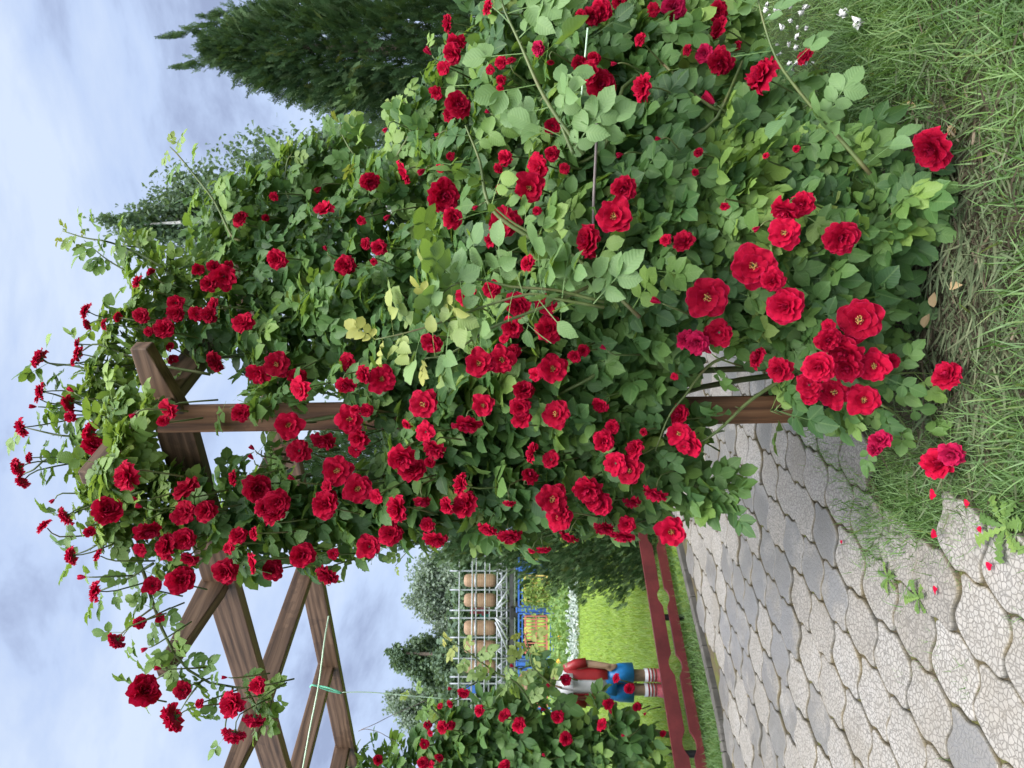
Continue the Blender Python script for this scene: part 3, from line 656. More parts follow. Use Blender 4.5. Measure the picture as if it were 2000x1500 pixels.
shoot(0, [(840,1050),(825,1055),(797,1076),(772,1105)], 2.35, (.06,.08), 6, .003, True, hue=.5)
shoot(0, [(900,980),(930,1010),(940,1040)], 2.3, (.08,.1), 5, .003, False, hue=.8, yg=.2)
shoot(4, [(1040,1380),(1010,1335),(974,1317),(938,1292),(902,1265),(870,1247)], 4.5, (.12, .16), 14, .008, True, True, yg=.12)
shoot(4, [(1080,1340),(1042,1305),(1035,1279),(1028,1247),(1021,1234)], 4.5, (.12, .15), 9, .007, True, True, yg=.3)
shoot(4, [(860,1400),(830,1370),(800,1350)], 4.6, (.12, .15), 6, .006, True, hue=.7)
bases_ = {1: (.3, 2.75, 0), 3: (.4, 2.35, 0)}
# main canes rising from the ground
for pl, base, tops in ((0, (-.02, 2.42), [(500,840,2.36),(420,960,2.4),(800,900,2.4),(1000,900,2.4),(620,960,2.45)]), (1, (.3, 2.75), [(500,560,2.75),(640,600,2.7),(800,520,2.6),(950,600,2.4),(350,700,2.6)]), (2, (.75, 2.65), [(760,330,2.8),(900,330,2.6),(980,150,2.5),(1110,200,2.4),(1050,420,2.4)]), (3, (.4, 2.35), [(1300,480,2.2),(1420,300,2.2),(1480,500,2.15),(1500,650,2.15),(1600,350,2.1)]), (4, (-2.55, 5.0), [(800,1450,4.9),(950,1440,4.85),(1080,1400,4.8),(900,1400,4.9)])):
    for k, (u, v, Y) in enumerate(tops):
        b0 = np.array((base[0] + .09 * math.cos(k * 2.1), base[1] + .09 * math.sin(k * 2.1), -.02)); e_ = P(u, v, Y)
        pts = spline([b0, b0 * .6 + e_ * .4 + np.array((.04, .06, .12)), b0 * .2 + e_ * .8 + rng.normal(0, .04, 3) + np.array((0, .03, .08)), e_], 14)
        STEM[pl].tube(pts, np.linspace(.012, .005, 14), 7)
for k, (a, b_, c_) in enumerate((((1330,330),(1400,230),(1450,120)), ((1500,250),(1390,210),(1290,120)), ((1280,170),(1180,290),(1100,330)), ((1780,560),(1660,640),(1560,660)), ((1800,480),(1700,520),(1560,560)), ((1240,690),(1150,740),(1050,790)))):
    STEM[3 if k in (0, 1, 3, 4) else 1].tube(spline([np.array(bases_[3 if k in (0, 1, 3, 4) else 1]), P(*a, 2.2), P(*b_, 2.08), P(*c_, 2.15)], 16), np.linspace(.008, .004, 16), 6)

names = ['climbing_rose', 'climbing_rose', 'rose_bush', 'rose_bush', 'climbing_rose']
labels = ['climbing rose crowded with crimson blooms, wound round the brown arbour post and beam',
          'climbing rose right of the arbour post, a pale drooping shoot hanging in front',
          'tall rose bush with large pale leaves growing in front of the pointed dark thuja',
          'low spreading rose bush with the largest blooms, leaning over bare soil by paving',
          'distant climbing rose with small crimson blooms behind the low red rail, hiding the statue']
cats = ['climbing rose', 'climbing rose', 'rose bush', 'rose bush', 'climbing rose']
bases = [(-.02, 2.42, 0), (.3, 2.75, 0), (.75, 2.65, 0), (.4, 2.35, 0), (-2.55, 5.0, 0)]
ROOT = []
for i in range(NP):
    r = empty(names[i], bases[i]); tag(r, labels[i], cats[i], 'crimson roses round the arbour'); ROOT.append(r)
# place the blooms
def orient(f, spin):
    q = Vector(f).to_track_quat('Z', 'Y'); return q @ Quaternion((0, 0, 1), spin)
cnt = [0] * NP; order = sorted(range(len(blooms)), key=lambda i: -blooms[i][7]); rest = [[] for _ in range(NP)]; bcnt = [0] * NP
for i in order:
    pl, p, dm, f, fl, u, v, d = blooms[i]
    r = ROOT[pl]
    # flower stalk
    st = p - f * dm * .12; L = .06 if fl != 's' else .1
    tgt = st - f * L * .7 + np.array((rng.normal(0, .02), .06, -.07))
    STEM[pl].tube(spline([st, st - f * L * .45, tgt], 5), np.linspace(.0018, .003, 5) * (1.6 if pl == 4 else 1), 5)
    Q = orient(f, rng.uniform(0, 6.28))
    if fl == 'b':
        me = BUDS[i % 3]; nm = 'rose_bud'; bcnt[pl] += 1
        sc = dm * .62 / .6
    else:
        kind = 'open' if fl == 'o' else ('full' if fl == 's' else ('cup' if fl in 'cp' and fl else ('cup', 'full', 'open')[i % 3]))
        me = BLOOMS[kind][i % len(BLOOMS[kind])]; nm = 'rose_bloom'; sc = dm * 1.04
        cnt[pl] += 1
    def mk(name, mesh, parent, mat=None):
        o = bpy.data.objects.new(name, mesh); COL.objects.link(o); o.parent = parent; return o
    if (nm == 'rose_bloom' and cnt[pl] > 100):
        rest[pl].append((me, p, Q, sc)); continue
    o = mk(nm, me, r); o.location = Vector(p) - r.location; o.rotation_mode = 'QUATERNION'; o.rotation_quaternion = Q; o.scale = (sc, sc, sc * rng.uniform(.85, 1.1))
    if fl == 'p':
        o.material_slots[0].link = 'OBJECT'; o.material_slots[0].material = M['petal_pink']
    if fl == 'o' and d > 35: mk('stamens', STAMEN, o)
    if d > 22:
        c = mk('calyx', CALYX, o)
        if fl == 'b': c.scale = (1.9, 1.9, 1.4)
for pl in range(NP):
    if rest[pl]:
        Vs = []; Fs = []; Us = []; nv = 0
        for (me, p, Q, sc) in rest[pl]:
            V = np.zeros(len(me.vertices) * 3, np.float32); me.vertices.foreach_get('co', V); V = V.reshape(-1, 3)
            Fq = np.zeros(len(me.loops), np.int32); me.loops.foreach_get('vertex_index', Fq); Fq = Fq.reshape(-1, 4)
            U = np.zeros(len(me.loops) * 2, np.float32); me.uv_layers[0].data.foreach_get('uv', U); U = U.reshape(-1, 4, 2); uu = np.zeros((len(V), 2)); uu[Fq.ravel()] = U.reshape(-1, 2)
            Rm = np.array(Q.to_matrix()); Vs.append(V @ Rm.T * sc + p); Fs.append(Fq + nv); Us.append(uu); nv += len(V)
        o = link('rose_blooms', np_mesh('rose_blooms', np.vstack(Vs), np.vstack(Fs), True, None, np.vstack(Us)), M['petal'], ROOT[pl]); o['kind'] = 'stuff'
for pl in range(NP):
    ACC[pl].build('foliage', M['leaf'], ROOT[pl])
    o = ACCP[pl].build('arching_shoot_leaves', M['leaf_pale'], ROOT[pl])
    STEM[pl].build('canes', M['cane'], ROOT[pl], smooth=True)
print('blooms', cnt, 'buds', bcnt)

# ------------------------------------------------------------------ wooden arbour
def grain(o, ax):
    """store lengthwise wood coordinates on a plank mesh"""
    me = o.data; n = len(me.vertices); V = np.zeros(n * 3, np.float32); me.vertices.foreach_get('co', V); V = V.reshape(-1, 3)
    x = nrm(ax); y = nrm(np.cross((.1, .2, 1.) if abs(x[2]) < .9 else (1., .1, 0), x)); z = np.cross(x, y)
    g = np.stack([V @ x, V @ y, V @ z], 1) + rng.uniform(0, 5, 3)
    a = me.attributes.new('grain', 'FLOAT_VECTOR', 'POINT'); a.data.foreach_set('vector', g.astype(np.float32).ravel())
def plank(name, p, q, w, h, mat, parent, bevel=.004, taper=(0, 0)):
    p = np.array(p, float); q = np.array(q, float); L = np.linalg.norm(q - p); x = nrm(q - p)
    up = np.array((0, 0, 1.)) if abs(x[2]) < .9 else np.array((0, 1., 0)); y = nrm(np.cross(up, x)); z = np.cross(x, y)
    st = [(0, .42 if taper[0] else 1)] + ([(taper[0], 1)] if taper[0] else []) + ([(L - taper[1], 1)] if taper[1] else []) + [(L, .42 if taper[1] else 1)]
    V = []
    for d, f in st:
        for sy_, sz in ((-1, 1), (1, 1), (1, -1), (-1, -1)): V.append(p + x * d + y * sy_ * w / 2 + z * (h / 2 if sz > 0 else h / 2 - h * f))
    n = len(st); fs = [(i * 4 + k, i * 4 + (k + 1) % 4, (i + 1) * 4 + (k + 1) % 4, (i + 1) * 4 + k) for i in range(n - 1) for k in range(4)] + [(3, 2, 1, 0), (n * 4 - 4, n * 4 - 3, n * 4 - 2, n * 4 - 1)]
    b = MB(); b.add(V, fs); o = b.build(name, mat, parent, bevel=bevel); grain(o, x); return o
AD = nrm(np.array((-1.11, .67, 0))); RD = nrm(np.array((.5, .87, 0)))
A0 = np.array((-.05, 2.34, 2.32)); SP = .83
ar = empty('wooden_arbour', (-.1, 2.38, 0)); tag(ar, 'brown timber arbour of posts, long beams and notched cross rafters over the paved path', 'arbour')
plank('beam', A0 - AD * .2, A0 + AD * 4.4, .05, .125, M['wood'], ar, taper=(.28, 0))
B0 = A0 + RD * .9
plank('beam', B0 - AD * .19, B0 + AD * 4.4, .05, .125, M['wood'], ar, taper=(.28, 0))
for k in range(5):
    c = A0 + AD * SP * k
    plank('rafter', c - RD * .42 + np.array((0, 0, .022)), c + RD * .96 + np.array((0, 0, .022)), .045, .1, M['wood'], ar, taper=(.36, 0))
for (bx, tp, by) in ((-.078, A0 + (-.065, .045, 0), 2.385), ((B0)[0] + .0, B0 + (-.04, .04, 0), (B0)[1] + .04), ((A0 + AD * 3.85)[0], A0 + AD * 3.85 + np.array((0, .05, 0)), (A0 + AD * 3.85)[1] + .05), ((B0 + AD * 3.85)[0], B0 + AD * 3.85 + np.array((0, .05, 0)), (B0 + AD * 3.85)[1] + .05)):
    plank('post', (bx, by, .0), (tp[0], tp[1], 2.36), .09, .09, M['wood_red'] if by < 2.5 else M['wood'], ar)
plank('brace', (.03, 2.46, .16), (-.05, 2.45, .36), .03, .06, M['wood'], ar)
b = MB(); b.box((-.074, 2.385, .12), (.1, .1, .2)); b.build('post_shoe', M['black'], ar, bevel=.004)

# ------------------------------------------------------------------ twines and rod
def cord(name, px, r, mat, label, cat):
    pts = spline([P(*q) for q in px], 24); c = np.array(pts[0])
    b = MB(); b.tube(pts - c, r, 6); o = b.build(name, mat, None, smooth=True); o.location = c; tag(o, label, cat); return o
cord('twine', [(642,1203,3.72),(634,1250,3.7),(622,1340,3.7),(606,1420,3.72),(588,1520,3.75)], .004, M['twine'], 'long pale twine hanging slack along the rear arbour beam', 'twine')
cord('twine', [(606,1342,4.1),(612,1338,4.08),(640,1348,4.1),(667,1354,4.12),(640,1343,4.13),(610,1338,4.15)], .005, M['twine_dark'], 'green twine knotted round a rafter and the rear arbour beam', 'twine')
cord('twine', [(668,1352,4.3),(720,1352,4.35),(780,1357,4.4),(870,1365,4.5)], .003, M['twine'], 'taut thin green twine running down from the arbour beam to the distant rose', 'twine')
cord('wire', [(705,1425,4.4),(730,1415,4.4),(770,1395,4.5),(840,1365,4.6)], .002, M['rod'], 'thin dark straight wire slanting towards the distant rose', 'wire')
cord('wire', [(700,1428,4.5),(715,1424,4.5),(740,1430,4.5),(755,1438,4.5),(775,1448,4.6)], .002, M['rod'], 'thin kinked dark wire hanging under the arbour beam', 'wire')
cord('garden_rod', [(1166,225,2.0),(1164,300,2.0),(1160,380,2.0),(1158,460,2.03)], .0045, M['rod'], 'straight grey brown rod lying level among the leaves of the tall rose bush', 'rod')
cord('twine', [(1148,55,2.1),(1142,120,2.08),(1136,185,2.1)], .003, M['twine'], 'short light green twine tied level across the tall rose bush', 'twine')

# ------------------------------------------------------------------ ground, path, kerb
def grid_ground():
    xs = np.concatenate([[-300, -60, -20], np.linspace(-8, 5, 80), [20, 60, 300]]); ys = np.concatenate([[-20, -3], np.linspace(.5, 9, 60), [14, 30, 80, 400]])
    X, Y = np.meshgrid(xs, ys); Z = -.03 + .012 * np.sin(X * 5 + 1) * np.sin(Y * 4.3)
    Z += np.where((X > .3) & (Y < 4), .03, 0)
    V = np.stack([X, Y, Z], -1).reshape(-1, 3); n = len(xs); m = len(ys)
    Fq = np.array([(i * n + j, i * n + j + 1, (i + 1) * n + j + 1, (i + 1) * n + j) for i in range(m - 1) for j in range(n - 1)])
    return np_mesh('ground', V, Fq, True)
tag(link('ground', grid_ground(), M['soil']), kind='structure')
FAR = [(-4.2, 2.2), (-2.9, 3.3), (-2.11, 3.94), (-1.825, 4.19), (-1.115, 5.12), (.2, 7.0), (1.6, 9.0)]
NEAR = [(-.2, .3), (-.27, 1.65), (-.38, 1.98), (-.40, 2.36), (-.17, 2.47), (-.12, 2.8), (-.03, 3.15), (.22, 3.55), (.6, 4.4), (1.3, 5.5), (3, 8.5)]
def side_far(x, y):
    ys = [q[1] for q in FAR]; return x > np.interp(y, ys, [q[0] for q in FAR])
def side_near(x, y):
    ys = [q[1] for q in NEAR]; return x < np.interp(y, ys, [q[0] for q in NEAR])
def in_path(x, y): return side_far(x, y) & side_near(x, y)
e1 = np.array((-.05, -.199)); s_ = np.array((.012, -.115)); tS = np.array((-.21, -.083)); st_ = e1 - s_; w_ = tS - st_
M0 = np.array((-1.056, 2.80))
def curve(d, A, n, flip=1):
    tt = np.linspace(0, 1, n, endpoint=False); nn = np.array((-d[1], d[0])) / np.linalg.norm(d)
    return [d * q + nn * A * flip * math.sin(2 * PI * q) for q in tt]
def tile_outline():
    p = [np.zeros(2)]; out = []
    o = np.zeros(2)
    for (d, A, n, fl) in ((w_, .016, 12, 1), (st_, 0, 4, 1), (s_, .013, 10, 1), (-w_, .016, 12, 1), (-st_, 0, 4, 1), (-s_, .013, 10, 1)):
        for q in curve(d, A, n, fl): out.append(o + q)
        o = o + d
    out = np.array(out)
    for _ in range(2): out = .25 * np.roll(out, 1, 0) + .5 * out + .25 * np.roll(out, -1, 0)
    return out
TO = tile_outline(); TC = TO.mean(0)
def path_mesh():
    V = []; Fs = []; tile = []; wet = []; rim = []; nT = len(TO)
    # inward normals
    tg = np.roll(TO, -1, 0) - np.roll(TO, 1, 0); nn = np.stack([tg[:, 1], -tg[:, 0]], 1); nn = nn / np.linalg.norm(nn, axis=1, keepdims=True)
    if ((TO + nn * .01 - TC) ** 2).sum() > ((TO - TC) ** 2).sum(): nn = -nn
    prof = [(.0016, -.045, 1.), (.0016, -.007, 1.), (.0035, -.002, .7), (.008, .0, .1)]
    tess = [tuple(x) for x in tessellate_polygon([[Vector((*q, 0)) for q in (TO + nn * .008)]])]
    for a in range(-40, 41):
        for c in range(-30, 31):
            o = M0 + a * e1 + c * tS; cc = o + TC
            if not (.8 < cc[1] < 9 and -5 < cc[0] < 3): continue
            if not (in_path(cc[0] - .07, cc[1]) and in_path(cc[0] + .03, cc[1])): continue
            h = rng.normal(0, .0022); tl = rng.normal(0, .012, 2); ang = rng.normal(0, .008); ca, sa = math.cos(ang), math.sin(ang)
            tr = np.clip(rng.normal(.55, .25), 0, 1); far = np.clip((cc[1] - 2.5) / 1.0, 0, 1)
            ww = 1. if rng.random() < .04 + .52 * far else rng.uniform(0, .12)
            gap = rng.uniform(0, .002)
            b0 = len(V)
            for (ins, z, rm) in prof:
                for q, m_ in zip(TO, nn):
                    d = q + m_ * (ins + gap) - TC; d = np.array((d[0] * ca - d[1] * sa, d[0] * sa + d[1] * ca))
                    V.append((cc[0] + d[0], cc[1] + d[1], z + h + d @ tl)); tile.append(tr); wet.append(ww * (1 - .0 * rm)); rim.append(rm)
            for i in range(len(prof) - 1):
                for k in range(nT): Fs.append((b0 + i * nT + k, b0 + i * nT + (k + 1) % nT, b0 + (i + 1) * nT + (k + 1) % nT, b0 + (i + 1) * nT + k))
            t0 = b0 + (len(prof) - 1) * nT
            for tri in tess: Fs.append(tuple(t0 + x for x in tri))
    me = bpy.data.meshes.new('path'); me.from_pydata(V, [], Fs)
    for nme, val in (('tile', tile), ('wet', wet), ('rim', rim)):
        at = me.attributes.new(nme, 'FLOAT', 'POINT'); at.data.foreach_set('value', np.array(val, np.float32))
    me.update(); return me
tag(link('path', path_mesh(), M['paver']), kind='structure')
# bedding under the pavers
bed = MB(); ys = np.linspace(.5, 9, 40); fx = np.interp(ys, [q[1] for q in FAR], [q[0] for q in FAR]); nx = np.interp(ys, [q[1] for q in NEAR], [q[0] for q in NEAR])
bed.add([(x, y, -.014) for y, x in zip(ys, fx)] + [(x - .09, y, -.014) for y, x in zip(ys, nx)], [(i, i + 40, i + 41, i + 1) for i in range(39)])
tag(bed.build('path_bedding', M['joint'], None), kind='structure')
kb = MB(); fp = spline([(x, y, 0) for x, y in FAR], 40)
for i in range(39):
    a, c = fp[i], fp[i + 1]; n_ = nrm(np.cross((0, 0, 1), c - a)) * .045
    kb.beam(a + n_ + np.array((0, 0, -.03)), a + n_ + (c - a) * .97 + np.array((0, 0, -.03)), .06, .1)
tag(kb.build('kerb', M['kerb'], None, bevel=.006), kind='structure')

# ------------------------------------------------------------------ grass
def blade(r, n=4, bend=1.0, w=.02):
    V = []; UV = []
    ang = r.uniform(.1, .4); x = z = 0
    for i in range(n + 1):
        t_ = i / n; ww = w * (1 - t_ ** 1.6) + .002
        V += [(x, -ww, z), (x, ww, z)]; UV += [(t_, 0), (t_, 1)]
        a = ang + bend * t_ * r.uniform(.8, 1.2); x += math.sin(a) / n; z += math.cos(a) / n
    Fq = [(2 * i, 2 * i + 1, 2 * i + 3, 2 * i + 2) for i in range(n)]
    return np.array(V), np.array(Fq), np.array(UV)
BLADES = [blade(rng, 5, b_) for b_ in (.5, .9, 1.3, 1.7, 2.0, 1.1)]
SHORT = [blade(rng, 2, b_, .05) for b_ in (.4, .8, 1.2)]
def grass(acc, xy, L, hue, tpls, young=None, lay=0.0):
    k = len(xy); idx = rng.integers(0, len(tpls), k); az = rng.uniform(0, 2 * PI, k)
    X = np.stack([np.cos(az), np.sin(az), np.zeros(k)], 1); Z = np.tile((0, 0, 1.), (k, 1)) + rng.normal(0, .15 + lay, (k, 3)) * (1, 1, 0)
    X = X - Z * (X * Z).sum(1, keepdims=True) / (Z * Z).sum(1, keepdims=True)
    pos = np.concatenate([xy, np.full((k, 1), -.03)], 1)
    young = np.where(rng.random(k) < .06, rng.uniform(.3, .9, k), 0) if young is None else young
    for i, tp in enumerate(tpls):
        m = idx == i; acc.put(tp, X[m], Z[m], pos[m], L[m], hue[m], young[m])
def smooth_noise(x, y, f, seed):
    return .5 + .25 * (np.sin(x * f + seed) * np.cos(y * f * 1.3 + seed * 2) + np.sin(x * f * 2.3 - y * f * 1.7 + seed * 3))
acc = Acc()
# long grass on the right hand side
k = 230000; xy = np.stack([rng.uniform(-.5, 3.4, k), rng.uniform(1.6, 6.5, k)], 1)
gu, gv = 1000 + F * H / xy[:, 1], 750 - xy[:, 0] / xy[:, 1] * F
dens = np.ones(k)
soil = np.exp(-(((gu - 1880) / 115) ** 2 + ((gv - 560) / 330) ** 2))            # bare patch under the bush
dens *= np.clip(1 - 1.5 * soil, 0.02, 1)
dens *= np.where((gv > 620) & (gu > 1600), .55, 1)
dens *= np.where((gv > 250) & (gv < 650) & (gu < 1850) & (gu > 1560), .25, 1)
dens *= np.clip(2.4 / xy[:, 1], .4, 1)
keep = (rng.random(k) < dens) & ~in_path(xy[:, 0] + .03, xy[:, 1]) & side_far(xy[:, 0], xy[:, 1]) & (gv > -80) & (gv < 1150)
xy = xy[keep]; gu = gu[keep]; gv = gv[keep]; k = len(xy)
L = rng.uniform(.06, .16, k) * np.where(gv > 700, .45, 1) * np.where((gv < 250) & (gu < 1650), .65, 1)
hue = np.clip(smooth_noise(xy[:, 0], xy[:, 1], 6, 1) + rng.normal(0, .18, k) + np.where(gu < 1600, .3, 0), 0, 1)
grass(acc, xy, L, hue, BLADES, lay=.35)
# clumps at the border of the paving and tufts in the joints
for (u, v, n, sp, Lm) in ((1690,1010,500,.07,.1),(1720,1050,350,.06,.08),(1760,1010,500,.08,.1),(1650,930,260,.06,.08),(1620,880,200,.06,.08),(1840,1050,220,.05,.07),(1690,1090,120,.03,.06),(1590,850,160,.05,.08),(1800,960,500,.09,.08),(1880,950,500,.09,.07),(1930,900,500,.1,.1),(1850,880,400,.08,.09),(1960,960,260,.06,.08),(1990,820,400,.08,.12),
                          (1815,1255,60,.02,.05),(1820,1310,50,.015,.04),(1790,1290,40,.02,.05),(1755,1200,60,.025,.05),(1725,1130,60,.02,.05),(1880,1330,60,.02,.06),(1985,1200,70,.02,.06),(1865,1130,40,.015,.05),(1765,1320,40,.02,.05),(1840,1480,40,.015,.05),(1575,1305,20,.01,.03),(1640,1150,30,.015,.03),(1665,1180,30,.015,.03),(1690,1370,20,.015,.03),(1900,1470,30,.015,.05)):
    c = G(u, v)[:2]; q = c + rng.normal(0, sp, (n, 2)); grass(acc, q, rng.uniform(.4, 1.1, n) * Lm, np.clip(rng.normal(.55, .2, n), 0, 1), BLADES, lay=.3)
# verge between kerb and rail
k = 16000; tt = rng.random(k); fpx = spline([(x, y, 0) for x, y in FAR], 200); b_ = fpx[(tt * 199).astype(int)][:, :2]
xy = b_ + np.array((-.76, .65)) * rng.uniform(.06, .75, k)[:, None]
grass(acc, xy, rng.uniform(.04, .1, k), np.clip(rng.normal(.4, .2, k), 0, 1), BLADES[:3], lay=.3)
# along joints
ang = []
for a in range(-40, 41):
    for c in range(-30, 31):
        o = M0 + a * e1 + c * tS
        if in_path(o[0], o[1]) and 1.2 < o[1] < 6 and rng.random() < .16: ang.append(o + rng.normal(0, .012, 2))
ang = np.array(ang); q = np.repeat(ang, 14, 0) + rng.normal(0, .012, (len(ang) * 14, 2)); grass(acc, q, rng.uniform(.012, .035, len(q)), np.clip(rng.normal(.6, .2, len(q)), 0, 1), BLADES)
tag(acc.build('long_grass', M['grass']), 'long loose green grass growing beside the paving and under the roses', 'grass', kind='stuff')
# mown lawn
acc = Acc(); k = 90000
Yl = 1 / rng.uniform(1 / 13.5, 1 / 4.6, k); xy = np.stack([-rng.uniform(.0, .62, k) * Yl + rng.uniform(-.2, .6, k), Yl], 1)
rl = np.interp(xy[:, 1], [3.0, 4.44, 5.66, 9.5], [-3.57, -2.27, -1.17, 2.3])
keep = xy[:, 0] < rl - .05; xy = xy[keep]; k = len(xy)
grass(acc, xy, rng.uniform(.04, .075, k), np.clip(smooth_noise(xy[:, 0], xy[:, 1], 2, 4) + rng.normal(0, .2, k), 0, 1), SHORT, young=np.where(rng.random(k) < .05, .9, 0))
tag(acc.build('lawn_grass', M['lawn']), 'short bright green mown lawn beyond the low red rail', 'lawn', kind='stuff')
# dry litter on the bare soil
acc = Acc(); k = 5200
uu = rng.normal(1880, 60, k); vv = rng.normal(560, 200, k); ok = (uu > 1560) & (uu < 2050); uu = uu[ok]; vv = vv[ok]
xy = np.array([G(a, c)[:2] for a, c in zip(uu, vv)]); keep = ~in_path(xy[:, 0], xy[:, 1]); xy = xy[keep]; k = len(xy)
az = rng.uniform(0, 2 * PI, k); X = np.stack([np.cos(az), np.sin(az), rng.normal(0, .15, k)], 1); Z = nrm(np.stack([-np.sin(az), np.cos(az), rng.normal(.2, .4, k)], 1)); 
pos = np.concatenate([xy, rng.uniform(-.005, .018, (k, 1)) + np.where(xy[:, :1] > .3, .02, -.01)], 1)
tp = (np.array([(0, -.03, 0), (0, .03, 0), (.5, -.03, .05), (.5, .03, .05), (1, -.01, 0), (1, .01, 0)]), np.array([(0, 1, 3, 2), (2, 3, 5, 4)]), np.zeros((6, 2)))
acc.put(tp, X, Z, pos, rng.uniform(.03, .1, k), rng.random(k))
tag(acc.build('dry_litter', M['litter']), 'brown dry grass and stalks lying on bare soil under the low rose bush', 'litter', kind='stuff')
# dry fallen leaves
dl = leaflet(1, .6, 5, .3, .3, 0)
for n_, (u, v) in enumerate(((1700,470),(1878,560),(1845,600),(1825,640),(1880,500),(1885,240),(1790,205))):
    a2 = Acc(); c = G(u, v); a2.put(dl, rng.normal(0, 1, (1, 3)) * (1, 1, .2), np.array([(.1, -.5, .8)]), np.zeros((1, 3)), np.array([.04]), np.array([1.]), np.array([1.]))
    o = a2.build('fallen_leaf', M['litter']); o.location = c + (0, 0, .03); tag(o, 'small tan dry leaf lying on the dark soil under the roses', 'leaf', 'dry leaves on the soil')
# clover flowers
cb = MB()
ico = [(math.cos(2 * PI * k / 6) * math.cos(p), math.sin(2 * PI * k / 6) * math.cos(p), math.sin(p)) for p in (-.6, 0, .6) for k in range(6)] + [(0, 0, 1), (0, 0, -1)]
icf = [(r_ * 6 + k, r_ * 6 + (k + 1) % 6, (r_ + 1) * 6 + (k + 1) % 6, (r_ + 1) * 6 + k) for r_ in range(2) for k in range(6)] + [(12 + k, 12 + (k + 1) % 6, 18) for k in range(6)] + [((k + 1) % 6, k, 19) for k in range(6)]
spots = [(1662, 25), (1690, 47), (1575, 25), (1510, 30), (1553, 40)] + [(rng.uniform(1440, 1600), rng.uniform(0, 150)) for _ in range(36)]
for n_, (u, v) in enumerate(spots):
    c = G(u + 20, v); r_ = .012 if n_ < 2 else rng.uniform(.005, .009)
    for q in range(5): cb.add([np.array(i_) * r_ * .6 + c + (0, 0, .06) + rng.normal(0, r_ * .55, 3) for i_ in ico], icf)
tag(cb.build('clover_flowers', M['white'], None, smooth=True), 'small white clover heads dotted through the long grass', 'clover', kind='stuff')
# fallen petals on the paving
pr = np.random.default_rng(9); pv_, pf_, pu_ = petal(pr, 1, .6, .2, -.2, .3, .08, 0, 0, 0)
for n_, (u, v, s, lb) in enumerate(((1837,963,.035,'bright red petal resting on weeds at the paving edge'),(1841,1036,.032,'bright pink red petal on the grassy edge of the paving'),(1834,1160,.034,'long crimson petal lying on a clean pale paver'),(1893,986,.026,'dark purple petal on grey soil beside the weeds'),(1938,1111,.026,'withered dark purple petal on the corner paver'),(1925,1041,.022,'small dark petal under the jagged weed'),(1652,1056,.02,'tiny brownish pink petal in a mossy joint'))):
    V = pv_ @ rot((0, 0, 1), pr.uniform(0, 6)).T * s * .75 * ((1, 1, 1) if n_ != 2 else (1, .5, 1)); me = np_mesh('fallen_petal', V, pf_, True, None, pu_)
    o = link('fallen_petal', me, M['petal']); c = G(u, v); o.location = (c[0], c[1], .012 if n_ > 1 else .03); tag(o, lb, 'petal', 'petals fallen on the path')
# jagged weed at the corner
wb = Acc()
def jag():
    V = []; UV = []; ns = 12
    for i in range(ns + 1):
        x = i / ns; w = (.04 + .16 * x) * (1.25 if i % 2 else .5) if i < ns else .01
        for sg in (-1, 0, 1): V.append((x, sg * w, -.35 * x * x + .15 * x + .1 * w * abs(sg))); UV.append((x, .5 + sg * .5))
    return np.array(V), np.array([(i * 3 + c, i * 3 + c + 3, i * 3 + c + 4, i * 3 + c + 1) for i in range(ns) for c in range(2)]), np.array(UV)
JG = jag()
for (nm, u, v, n, s, lb) in (('dandelion_weed', 1965, 1030, 12, .085, 'jagged pale green weed rosette growing between pavers in the corner'), ('small_weed', 1735, 1128, 9, .05, 'small dark green weed in the joint between two pale pavers'), ('small_weed', 1795, 1168, 10, .06, 'little spiky green weed beside the paver with the crimson petal')):
    wb = Acc(); c = G(u, v); az = np.linspace(0, 6.28, n, endpoint=False) + rng.normal(0, .2, n)
    X = np.stack([np.cos(az), np.sin(az), rng.uniform(.15, .6, n)], 1); Z = nrm(np.stack([-np.cos(az) * .4, -np.sin(az) * .4, np.ones(n)], 1))
    wb.put(JG, X, Z, np.zeros((n, 3)), rng.uniform(.7, 1.1, n) * s, rng.uniform(.5, .9, n), rng.uniform(0, .2, n)); o = wb.build(nm, M['leaf']); o.location = c; tag(o, lb, 'weed')
# ------------------------------------------------------------------ low red rail fence
rf = empty('low_rail_fence', (-1.7, 5.05, 0)); tag(rf, 'low dark red fence of two boards with scalloped edges on short black posts', 'fence')
ra, rb = np.array((-3.75, 2.78, 0)), np.array((.35, 7.33, 0)); rd = nrm(rb - ra); RL = np.linalg.norm(rb - ra)
def rail_board(z0, z1, notch_low, name, zoff):
    n = 240; s = np.linspace(0, RL, n); per = .515; ph = ((s + .063) % per)
    nt = np.where(np.abs(ph - per / 2) < .06, np.sqrt(np.clip(1 - ((ph - per / 2) / .06) ** 2, 0, 1)) * .028, 0) + np.where(np.abs(ph - per / 2) > .25, .0, 0)
    nt += 0
    top = np.full(n, z1); bot = np.full(n, z0)
    if notch_low: bot = bot + nt
    else: top = top - nt
    nn_ = nrm(np.cross(rd, (0, 0, 1))) * .012
    V = []
    for q, a, c in zip(s, top, bot):
        p = ra + rd * q; V += [p + nn_ + (0, 0, c), p + nn_ + (0, 0, a), p - nn_ + (0, 0, a), p - nn_ + (0, 0, c)]
    fs = []
    for i in range(n - 1):
        for k in range(4): fs.append((i * 4 + k, i * 4 + (k + 1) % 4, (i + 1) * 4 + (k + 1) % 4, (i + 1) * 4 + k))
    fs += [(0, 1, 2, 3), (n * 4 - 1, n * 4 - 2, n * 4 - 3, n * 4 - 4)]
    b = MB(); b.add(V, fs); return b.build(name, M['paint_red'], rf)
rail_board(.115, .21, True, 'board', 0); rail_board(.015, .082, False, 'board', 0)
